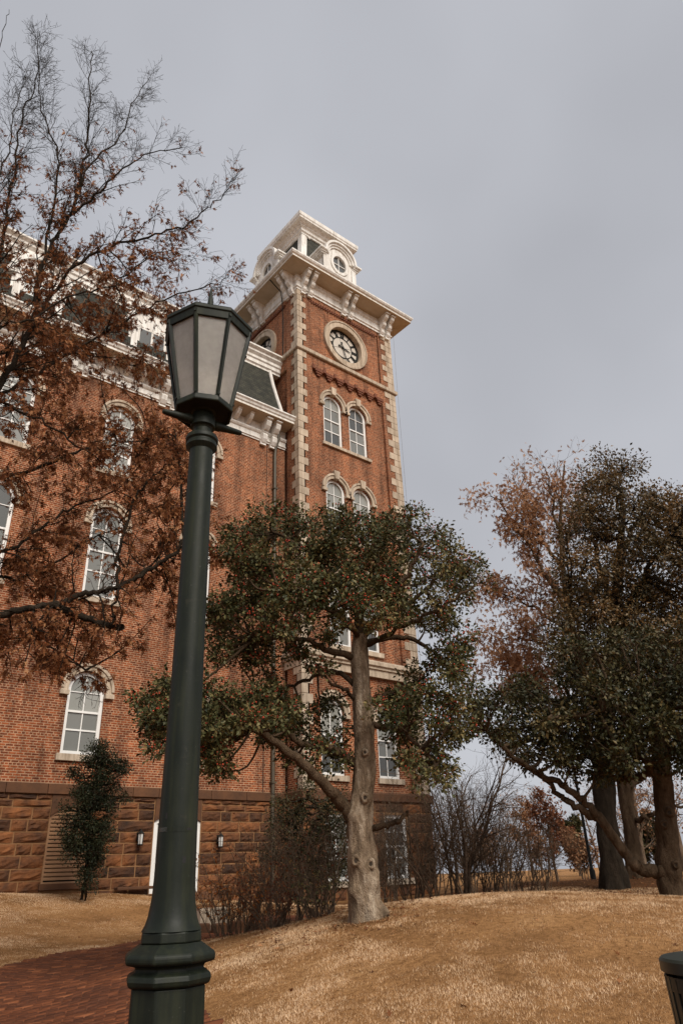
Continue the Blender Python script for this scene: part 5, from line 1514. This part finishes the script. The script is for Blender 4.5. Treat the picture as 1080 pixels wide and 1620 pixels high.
# A: leaning-limbed holly at the right edge
AD = 14.3
ab = onD(1062, 1425, AD); az0 = h1(ab[0], ab[1])
treeA = empty('holly_tree', (ab[0], ab[1], az0), 'gnarled holly with a long limb leaning left, at the right edge of the lawn', 'tree')
ta = [onD(a, b_, AD) for a, b_ in ((1064, 1428), (1060, 1400), (1058, 1370), (1056, 1330), (1052, 1290), (1048, 1240), (1044, 1190), (1046, 1130), (1052, 1060))]
ta[0][2] = az0 - .08
knobbly_trunk(ta, [w / 2 * depth(p) / FPX for w, p in zip((36, 36, 38, 33, 31, 29, 26, 20, 13), ta)], 14, treeA, M['bark_brown'], 5, .1, flare=.6)
sa = Skel(41)
def al(lst, r0, r1): return sa.limb(pxl(lst, AD), r0, r1, 6, .02)
LA = [al([(1058, 1382), (1035, 1378, -.1), (1010, 1372, -.2), (985, 1345, -.3), (955, 1303, -.5), (925, 1270, -.6), (895, 1245, -.7), (850, 1222, -.8), (800, 1190, -.9), (765, 1150, -1)], .125, .03),
      al([(945, 1295, -.5), (915, 1278, -.6), (885, 1262, -.6), (868, 1240, -.7), (835, 1215, -.8), (800, 1200, -.9)], .075, .02),
      al([(1046, 1245), (1025, 1210, -.2), (1005, 1180, -.3), (990, 1140, -.4)], .09, .03),
      al([(1030, 1218, -.1), (990, 1232, .3), (955, 1222, .6), (930, 1190, .8)], .07, .02),
      al([(1046, 1180), (1000, 1140, .4), (950, 1110, .6), (900, 1110, .6)], .06, .02),
      al([(1048, 1170), (1090, 1130, .1), (1130, 1110, .2)], .07, .02),
      al([(1046, 1150), (1020, 1120, -.6), (970, 1120, -1.0), (920, 1130, -1.2), (860, 1140, -1.2)], .06, .02)]
for px, py, r in ((1050, 1304, .04), (1058, 1285, .045), (1068, 1368, .035)):
    knot(px, py, AD - .22, r, treeA, M['bark_brown'])
blob_tree(sa, [([(735, 1145), (762, 1105), (830, 1098), (900, 1118), (960, 1098), (1020, 1105), (1100, 1085), (1180, 1120), (1180, 1225), (1060, 1215), (980, 1215), (900, 1215), (850, 1205), (805, 1200), (775, 1165)], 62, 25, 28, 13, (-1.6, 1.2)),
               ([(880, 1020), (1000, 1000), (1110, 1010), (1120, 1110), (980, 1110), (890, 1100)], 20, 32, 30, 12, (-1.2, .8))], AD, M['leaf_green'], LA, treeA, .075, 24, .09, tone=.0, sub=.8)
sa.mesh('branch', M['bark_brown'], treeA)
# B: big bronze-green tree behind it
BD = 22.0
bb = onD(968, 1397, BD); bz0 = h1(bb[0], bb[1])
treeB = empty('evergreen_tree', (bb[0], bb[1], bz0), 'tall evergreen with dark thick trunk and bronze-green crown behind the leaning holly', 'tree')
tb = [onD(a, b_, BD) for a, b_ in ((970, 1400), (966, 1360), (960, 1310), (955, 1250), (956, 1180), (962, 1100), (970, 1000), (978, 900), (985, 800))]
tb[0][2] = bz0 - .1
knobbly_trunk(tb, [w / 2 * depth(p) / FPX for w, p in zip((42, 34, 32, 33, 29, 24, 19, 14, 8), tb)], 15, treeB, M['bark_dark'], 6, .08, flare=.8)
sb_ = Skel(43)
def bl(lst, r0, r1): return sb_.limb(pxl(lst, BD), r0, r1, 6, .04)
LB = [bl([(958, 1200), (990, 1140, .3), (1040, 1080, .5), (1090, 1020, .6), (1130, 960, .7)], .17, .04),
      bl([(960, 1150), (930, 1080, -.5), (905, 1010, -.8), (900, 940, -1)], .15, .03),
      bl([(968, 1020), (1000, 950, -.8), (1030, 890, -1.2), (1060, 840, -1.4)], .14, .03),
      bl([(972, 980), (950, 900, .8), (930, 830, 1.2), (920, 770, 1.3)], .12, .03),
      bl([(978, 900), (985, 820, 0), (975, 760, 0), (965, 735, 0)], .1, .02),
      bl([(980, 880), (1010, 820, .5), (1030, 780, .8)], .09, .02),
      bl([(960, 1120), (1000, 1100, -1.2), (1050, 1090, -2.0), (1100, 1080, -2.4)], .12, .03)]
blob_tree(sb_, [([(885, 985), (885, 900), (900, 815), (925, 765), (955, 740), (1000, 752), (1030, 785), (1085, 785), (1180, 820), (1210, 950), (1190, 1090), (1080, 1080), (1000, 1080), (910, 1085), (870, 1050), (870, 1010)], 120, 22, 26, 14, (-2.2, 2.0))], BD, M['leaf_olive'], LB, treeB, .10, 24, .14, tone=.12, sub=.8)
sb_.mesh('branch', M['bark_dark'], treeB)
# C: half-bare deciduous tree with tan leaves, left of B
CD = 26.0
cb_ = onD(1003, 1392, CD); cz0 = h1(cb_[0], cb_[1])
treeC = empty('deciduous_tree', (cb_[0], cb_[1], cz0), 'half-bare tree with dry tan leaves rising left of the tall evergreen', 'tree')
tc = [onD(a, b_, CD) for a, b_ in ((1005, 1395), (1000, 1340), (990, 1270), (982, 1220), (962, 1150), (930, 1070), (905, 1000), (892, 920), (886, 830), (892, 735))]
tc[0][2] = cz0 - .1
knobbly_trunk(tc, [w / 2 * depth(p) / FPX for w, p in zip((28, 22, 21, 22, 18, 14, 11, 8, 5, 2), tc)], 16, treeC, M['bark_brown'], 6, .08, flare=.7)
sc_ = Skel(47)
sc_.limb(tc, .1, .02, 6, 0)
def cl_(lst, r0, r1): return sc_.limb(pxl(lst, CD), r0, r1, 6, .05)
LCb = [cl_([(895, 965), (862, 905, -.3), (830, 855, -.5), (795, 805, -.7), (772, 778, -.8)], .10, .012),
       cl_([(888, 900), (852, 845, .3), (828, 790, .5), (826, 738, .6)], .08, .01),
       cl_([(887, 860), (872, 790, -.4), (858, 735, -.6)], .07, .01),
       cl_([(900, 1000), (852, 965, .2), (812, 945, .3), (772, 935, .4)], .08, .01),
       cl_([(905, 1030), (860, 1020, -.5), (820, 1010, -.7), (782, 1015, -.8)], .07, .01),
       cl_([(915, 1060), (860, 1065, .3), (810, 1070, .5), (778, 1068, .6)], .07, .01),
       cl_([(920, 1060), (870, 1090, -.3), (820, 1100, -.5)], .06, .01),
       cl_([(890, 880), (905, 820, .5), (915, 765, .8)], .07, .01),
       cl_([(886, 830), (880, 770, .2), (890, 728, .2)], .05, .008),
       cl_([(985, 1260), (1025, 1215, .6), (1060, 1190, .9), (1095, 1180, 1)], .14, .03),
       cl_([(992, 1300), (1030, 1290, -.4), (1060, 1275, -.6), (1100, 1280, -.6)], .10, .03)]
c2 = sc_.ramify(LCb[:9], 2.6, (.8, 2.0), (28, 55), .45, .15, (0, 0, .12), .2, 6, .006)
c3 = sc_.ramify(c2, 5.0, (.4, 1.1), (30, 60), .5, .2, (0, 0, .1), .22, 4, .005)
sc_.ramify(LCb[9:], 1.5, (.8, 1.6), (30, 60), .4, .2, (0, 0, .02), .25, 6, .006)
sc_.mesh('branch', M['bark_brown'], treeC)
g = sc_.g; P, D = [], []
for i in c2 + c3:
    pts, _ = sc_.p[i]; x, y, z = proj(pts[-1])
    for _ in range(g.poisson(float(np.interp(y, [730, 780, 850, 1100], [2, 10.0, 21.0, 25.0])))):
        j = g.integers(1, len(pts)); P.append(pts[j] + g.normal(0, .2, 3)); D.append(np.array([0, 0, -.7]) + g.normal(0, .6, 3))
P, D = np.array(P), np.array(D)
tag(link('crown', leaf_mesh('crown', P, D, g.normal(0, 1, P.shape), g.uniform(.14, .26, len(P)), 'oak', M['leaf_tan'], g.beta(2, 2, len(P))), treeC), kind='stuff')
print('tan leaves', len(P))

# ---------------------------------------------------------------- shrubs
def bare_shrub(name, px, py, d, hgt, stems, spread, seed, label, cat='shrub', mat='twig', leafmat=None, nleaf=0, group=None, leaf=.05, l2=5.0, l3=5.6, lean=(0, 0), rad=.016):
    b = onD(px, py, d); z0 = h1(b[0], b[1]); b = np.array([b[0], b[1], z0])
    e = empty(name, tuple(b), label, cat, group)
    s = Skel(seed); g = s.g
    st = []
    stems = int(stems * 1.3)
    for k in range(stems):
        a = g.uniform(0, 6.283); sp = g.uniform(.1, 1) * spread
        d0 = np.array([math.cos(a) * sp + lean[0], math.sin(a) * sp + lean[1], 1.0])
        st.append(s.twig(b + np.array([math.cos(a), math.sin(a), 0]) * g.uniform(0, .22) - np.array([0, 0, .05]), d0, hgt * g.uniform(.6, 1.1), rad * g.uniform(.6, 1.2), 9, .2, (0, 0, .03)))
    t2 = s.ramify(st, l2, (.25 * hgt, .55 * hgt), (25, 60), .55, .2, (0, 0, .04), .28, 6, .004)
    t3 = s.ramify(t2, l3, (.10 * hgt, .26 * hgt), (30, 65), .55, .15, (0, 0, .04), .28, 4, .0032)
    s.mesh('stem', M[mat], e)
    if leafmat:
        P, D = [], []
        ids = t3 + t2
        for _ in range(nleaf):
            pts, _r = s.p[ids[g.integers(0, len(ids))]]
            j = g.integers(1, len(pts)); P.append(pts[j]); D.append(g.normal(0, .7, 3) + np.array([0, 0, -.3]))
        P, D = np.array(P), np.array(D)
        tag(link('crown', leaf_mesh('crown', P, D, g.normal(0, 1, P.shape), g.uniform(.7, 1.3, len(P)) * leaf, 'holly', M[leafmat], g.random(len(P))), e), kind='stuff')
    return e
GB = 'bare shrubs along the border beyond the lawn crest'
bare_shrub('bare_shrub', 728, 1418, 16.0, 3.1, 7, .42, 101, 'tallest bare shrub with a stout dark trunk, right of the tower', group=GB, rad=.034, l2=5.0, l3=5.5)
bare_shrub('bare_shrub', 655, 1412, 16.5, 2.4, 10, .35, 102, 'bare twiggy shrub against the right edge of the tower base', group=GB, rad=.018)
bare_shrub('bare_shrub', 690, 1415, 15.5, 2.2, 10, .45, 103, 'bare shrub between the tower base and the tallest bare shrub', group=GB, rad=.017)
bare_shrub('bare_shrub', 775, 1415, 16.3, 2.0, 9, .45, 104, 'low bare shrub just right of the tallest bare shrub', group=GB, rad=.016)
bare_shrub('bare_shrub', 822, 1416, 16.0, 1.6, 8, .5, 105, 'small bare shrub with thin arching stems, rightmost of the border', group=GB, rad=.013)
bare_shrub('bare_shrub', 622, 1414, 15.8, 2.0, 9, .35, 106, 'bare shrub behind the holly trunk, right of it', group=GB, rad=.014)
bare_shrub('bare_shrub', 750, 1415, 19.5, 2.7, 12, .5, 107, 'bare shrub standing just behind the tallest bare shrub', group=GB, rad=.02)
bare_shrub('bare_shrub', 800, 1414, 21, 2.4, 12, .5, 108, 'bare shrub behind the two small bare shrubs at the right of the border', group=GB, rad=.018)
bare_shrub('bare_shrub', 860, 1412, 22, 1.9, 12, .5, 109, 'grey bare shrub left of the slim black pole', group=GB, rad=.016)
GL = 'shrubs at the foot of the building'
bare_shrub('bare_shrub', 352, 1458, 15.5, 1.5, 10, .5, 110, 'tangled bare shrub with orange leaves beside the brick path', 'shrub', 'twig', 'leaf_orange', 260, GL, .055)
bare_shrub('bare_shrub', 405, 1448, 15.0, 1.6, 10, .5, 111, 'thin bare shrub with a few rust leaves, left of the dark evergreen shrub', 'shrub', 'twig', 'leaf_rust', 260, GL, .05)
bare_shrub('bare_shrub', 470, 1440, 14.0, 1.6, 9, .5, 112, 'bare shrub in front of the dark evergreen shrub', 'shrub', 'twig', 'leaf_rust', 120, GL, .05)
bare_shrub('bare_shrub', 440, 1444, 16.2, 2.2, 8, .4, 114, 'tall thin bare shrub reaching the wall lantern, left of the holly trunk', 'shrub', 'twig', 'leaf_rust', 150, GL, .05)
bare_shrub('bare_shrub', 590, 1425, 17.5, 2.2, 14, .4, 115, 'bare shrub directly behind the holly trunk', 'shrub', 'twig', None, 0, GL)
bare_shrub('bare_shrub', 520, 1436, 13.5, 1.6, 10, .5, 113, 'bare shrub close behind the holly trunk, left of it', 'shrub', 'twig', 'leaf_rust', 120, GL, .05)

def leafy_shrub(name, base, d, outline, n, gap, rp, cl, dr, label, seed, leafmat='leaf_green', leaf=.05, per=22, sig=.06, cat='shrub', group=None, stem=.03, up=.6):
    b = onD(base[0], base[1], d); z0 = h1(b[0], b[1])
    e = empty(name, (b[0], b[1], z0), label, cat, group)
    s = Skel(seed); g = s.g
    xs = np.array(outline); top = xs[np.argmin(xs[:, 1])]
    ids = [s.limb([(b[0] + g.normal(0, .1), b[1] + g.normal(0, .1), z0 - .05)] + [onD(base[0] + (top[0] - base[0]) * q + g.normal(0, 6), base[1] + (top[1] - base[1]) * q, d) for q in (.3, .6, .9)], stem * g.uniform(.7, 1.1), .008, 6, .02) for _ in range(3)]
    blob_tree(s, [(outline, n, gap, rp, cl, dr)], d, M[leafmat], ids, e, leaf, per, sig, sub=.3, up=up)
    s.mesh('stem', M['bark_dark'], e)
    return e
leafy_shrub('evergreen_shrub', (138, 1412), 21.9, [(150, 1172), (165, 1190), (200, 1210), (195, 1225), (175, 1250), (188, 1262), (165, 1290), (170, 1320), (158, 1345), (150, 1392), (132, 1400), (118, 1360), (108, 1335), (100, 1300), (112, 1270), (128, 1258), (118, 1225), (135, 1215), (140, 1190)], 60, 11, 13, 9, (-.8, .2),
            'tall ragged dark evergreen shrub against the stone basement, beside the vent', 120, 'leaf_dark', .055, 24, .07)
leafy_shrub('evergreen_shrub', (470, 1430), 17.0, [(440, 1270), (480, 1245), (530, 1255), (545, 1300), (540, 1380), (500, 1400), (440, 1390), (425, 1330)], 36, 22, 24, 12, (-.8, .6),
            'dense dark evergreen shrub against the tower base, behind the holly trunk', 121, 'leaf_green', .055, 24, .07)
bare_shrub('bare_shrub', 430, 1452, 13.2, .9, 16, .9, 116, 'low tangle of thin stems with red leaves along the lawn edge', 'shrub', 'twig', 'leaf_rust', 500, GL, .05)
bare_shrub('bare_shrub', 500, 1440, 12.4, .8, 16, .9, 117, 'low leafy tangle at the lawn edge touching the holly trunk', 'shrub', 'twig', 'leaf_holly', 500, GL, .045)
bare_shrub('bare_shrub', 375, 1464, 14.2, 1.0, 16, .8, 118, 'low tangle with orange and yellow leaves nearest the brick path', 'shrub', 'twig', 'leaf_orange', 420, GL, .055)

# ---------------------------------------------------------------- far trees beyond the rise
def far_tree(name, px, py, d, hpx, wpx, seed, label, leafmat, nleaf, leaf, cat='tree', mat='twig', stems=1, group='far trees beyond the rise', conif=False):
    b = onD(px, py, d); z0 = h1(b[0], b[1]); sc = depth(b) / FPX
    Hm, Wm = hpx * sc * .95, wpx * sc
    e = empty(name, (b[0], b[1], z0), label, cat, group)
    s = Skel(seed); g = s.g
    tr = [s.twig((b[0] + g.normal(0, .12 * Wm * (stems > 1)), b[1] + g.normal(0, .1), z0 - .1), (g.normal(0, .15), g.normal(0, .15), 1), Hm * g.uniform(.8, 1), Hm * (.022 if stems == 1 else .012), 9, .08, (0, 0, .05)) for _ in range(stems)]
    k2 = s.ramify(tr, 16 if stems == 1 else 7, (.25 * Wm, .62 * Wm), (35, 70), .5, .22, (0, 0, .12), .2, 6, .012)
    k3 = s.ramify(k2, 7, (.10 * Wm, .3 * Wm), (30, 60), .5, .15, (0, 0, .1), .22, 4, .009)
    k4 = s.ramify(k3, 3, (.05 * Wm, .14 * Wm), (30, 60), .6, .2, (0, 0, .08), .2, 3, .007)
    s.mesh('trunk', M[mat], e)
    if nleaf:
        ids = k3 + k4; P = []
        for _ in range(nleaf):
            pts, _r = s.p[ids[g.integers(0, len(ids))]]; P.append(pts[g.integers(1, len(pts))] + g.normal(0, .06, 3))
        P = np.array(P)
        tag(link('crown', leaf_mesh('crown', P, g.normal(0, 1, P.shape) + np.array([0, 0, -.4]), g.normal(0, 1, P.shape), g.uniform(.7, 1.3, len(P)) * leaf, 'holly', M[leafmat], g.random(len(P))), e), kind='stuff')
    return e
far_tree('red_leaved_tree', 880, 1392, 34, 125, 110, 201, 'small far tree with rust-red leaves, left of the dark trunk', 'leaf_rust', 2600, .12)
far_tree('red_leaved_tree', 842, 1390, 44, 125, 70, 202, 'pale far tree with thin tan and rust leaves, right of the bare shrubs', 'leaf_tan', 1500, .15)
far_tree('red_leaved_tree', 925, 1393, 30, 70, 80, 203, 'low rust-brown thicket at the foot of the dark trunk', 'leaf_tan', 1800, .10, stems=5)
far_tree('far_evergreen', 918, 1388, 48, 100, 55, 204, 'far dark green tree seen between the rust tree and the dark trunk', 'leaf_green', 5000, .22)
far_tree('bare_tree', 1030, 1388, 36, 190, 150, 205, 'far bare tree with fine twigs seen between the right-hand trunks', 'leaf_tan', 700, .12)
far_tree('bare_tree', 1085, 1388, 40, 200, 150, 206, 'far bare tree with fine brown twigs beyond the right edge holly', 'leaf_tan', 900, .12)
far_tree('bare_tree', 770, 1388, 46, 60, 90, 207, 'low far tree with tan leaves seen through the bare shrubs', 'leaf_tan', 1400, .14, stems=3)
far_tree('far_evergreen', 1045, 1390, 42, 75, 90, 208, 'low far evergreen seen between the right-hand trunks', 'leaf_green', 3500, .2, stems=3)

for k_, (px_, d_, h_, w_, st_, nl_) in enumerate(((690, 52, 90, 110, 4, 300), (745, 58, 120, 130, 3, 300), (800, 55, 100, 120, 4, 500), (860, 62, 130, 130, 3, 600), (960, 58, 150, 140, 3, 400), (1010, 50, 120, 120, 4, 400))):
    far_tree('bare_tree', px_, 1388, d_, h_, w_, 230 + k_, ('far bare grey-brown tree on the skyline, ' + ('behind the right edge of the tower', 'behind the tallest bare shrub', 'behind the low bare shrubs', 'behind the pale far tree', 'behind the dark trunk', 'between the dark trunk and the right edge holly')[k_]), 'leaf_tan', nl_, .13, stems=st_)
# pole beyond the rise
pb = onD(939, 1396, 27); pz0 = h1(pb[0], pb[1])
M['polepaint'] = M['iron']
pole = empty('lamp_pole', (pb[0], pb[1], pz0), 'slim black pole standing between the rust tree and the dark trunk', 'pole')
MB().lathe((pb[0], pb[1], pz0), [(.09, -.1), (.09, .25), (.05, .32), (.042, 3.6), (.036, 3.7)], 12).build('shaft', M['iron'], pole, smooth=True)
MB().lathe((pb[0], pb[1], pz0 + 3.7), [(.06, 0), (.09, .05), (.16, .12), (.2, .45), (.21, .47), (.1, .6), (.02, .72)], 12).build('lantern', M['iron'], pole, smooth=True)

# stones beside the path, a low stone kerb
st = empty('stone_kerb', tuple(onD(335, 1440, 17.3)), 'low stone kerb between the lamp post and the orange-leaved shrub', 'kerb')
kb = onD(318, 1448, 17.5); kd = np.array([.8, -.6, 0])
for k in range(5):
    p = kb + kd * (k * .42); z = h1(p[0], p[1])
    rr_ = random.Random(300 + k)
    MB().box(p[0] - .17, p[0] + .17, p[1] - .14, p[1] + .14, z - .1, z + .17 + rr_.uniform(0, .05)).build('stone', M['smoothstone'], st, bevel=.03)
sl = onD(335, 1420, 18.2); z = h1(sl[0], sl[1])
slab = MB().box(sl[0] - .38, sl[0] + .3, sl[1] - .22, sl[1] + .2, z - .05, z + .42).build('stone_slab', M['limestone'], None, bevel=.03)
tag(slab, 'pale dressed stone slab at the wall foot right of the lamp post', 'stone')

# fallen leaves on the lawns and under the shrubs
g = np.random.default_rng(77)
n = 900
x = np.concatenate([g.uniform(2, 14, n // 3), g.normal(21, 3.0, n * 3), g.normal(9.5, 1.9, n), g.normal(7.0, .9, n // 2)]); y = np.concatenate([g.uniform(3, 20, n // 3), g.normal(11.2, 2.6, n * 3), g.normal(11.8, 1.5, n), g.normal(8.5, .8, n // 2)])
ok = ~inside(PATH, x, y); x, y = x[ok], y[ok]
P = np.stack([x, y, H(x, y) + .012], 1)
D = g.normal(0, 1, P.shape); D[:, 2] *= .25
fl = link('fallen_leaves', leaf_mesh('fallen_leaves', P, D, np.array([0, 0, 1.0]) + g.normal(0, .3, P.shape), g.uniform(.05, .1, len(P)), 'oak', M['leaf_oak'], g.random(len(P))))
tag(fl, 'brown fallen leaves scattered on the lawn and under the shrubs', 'leaves', kind='stuff')
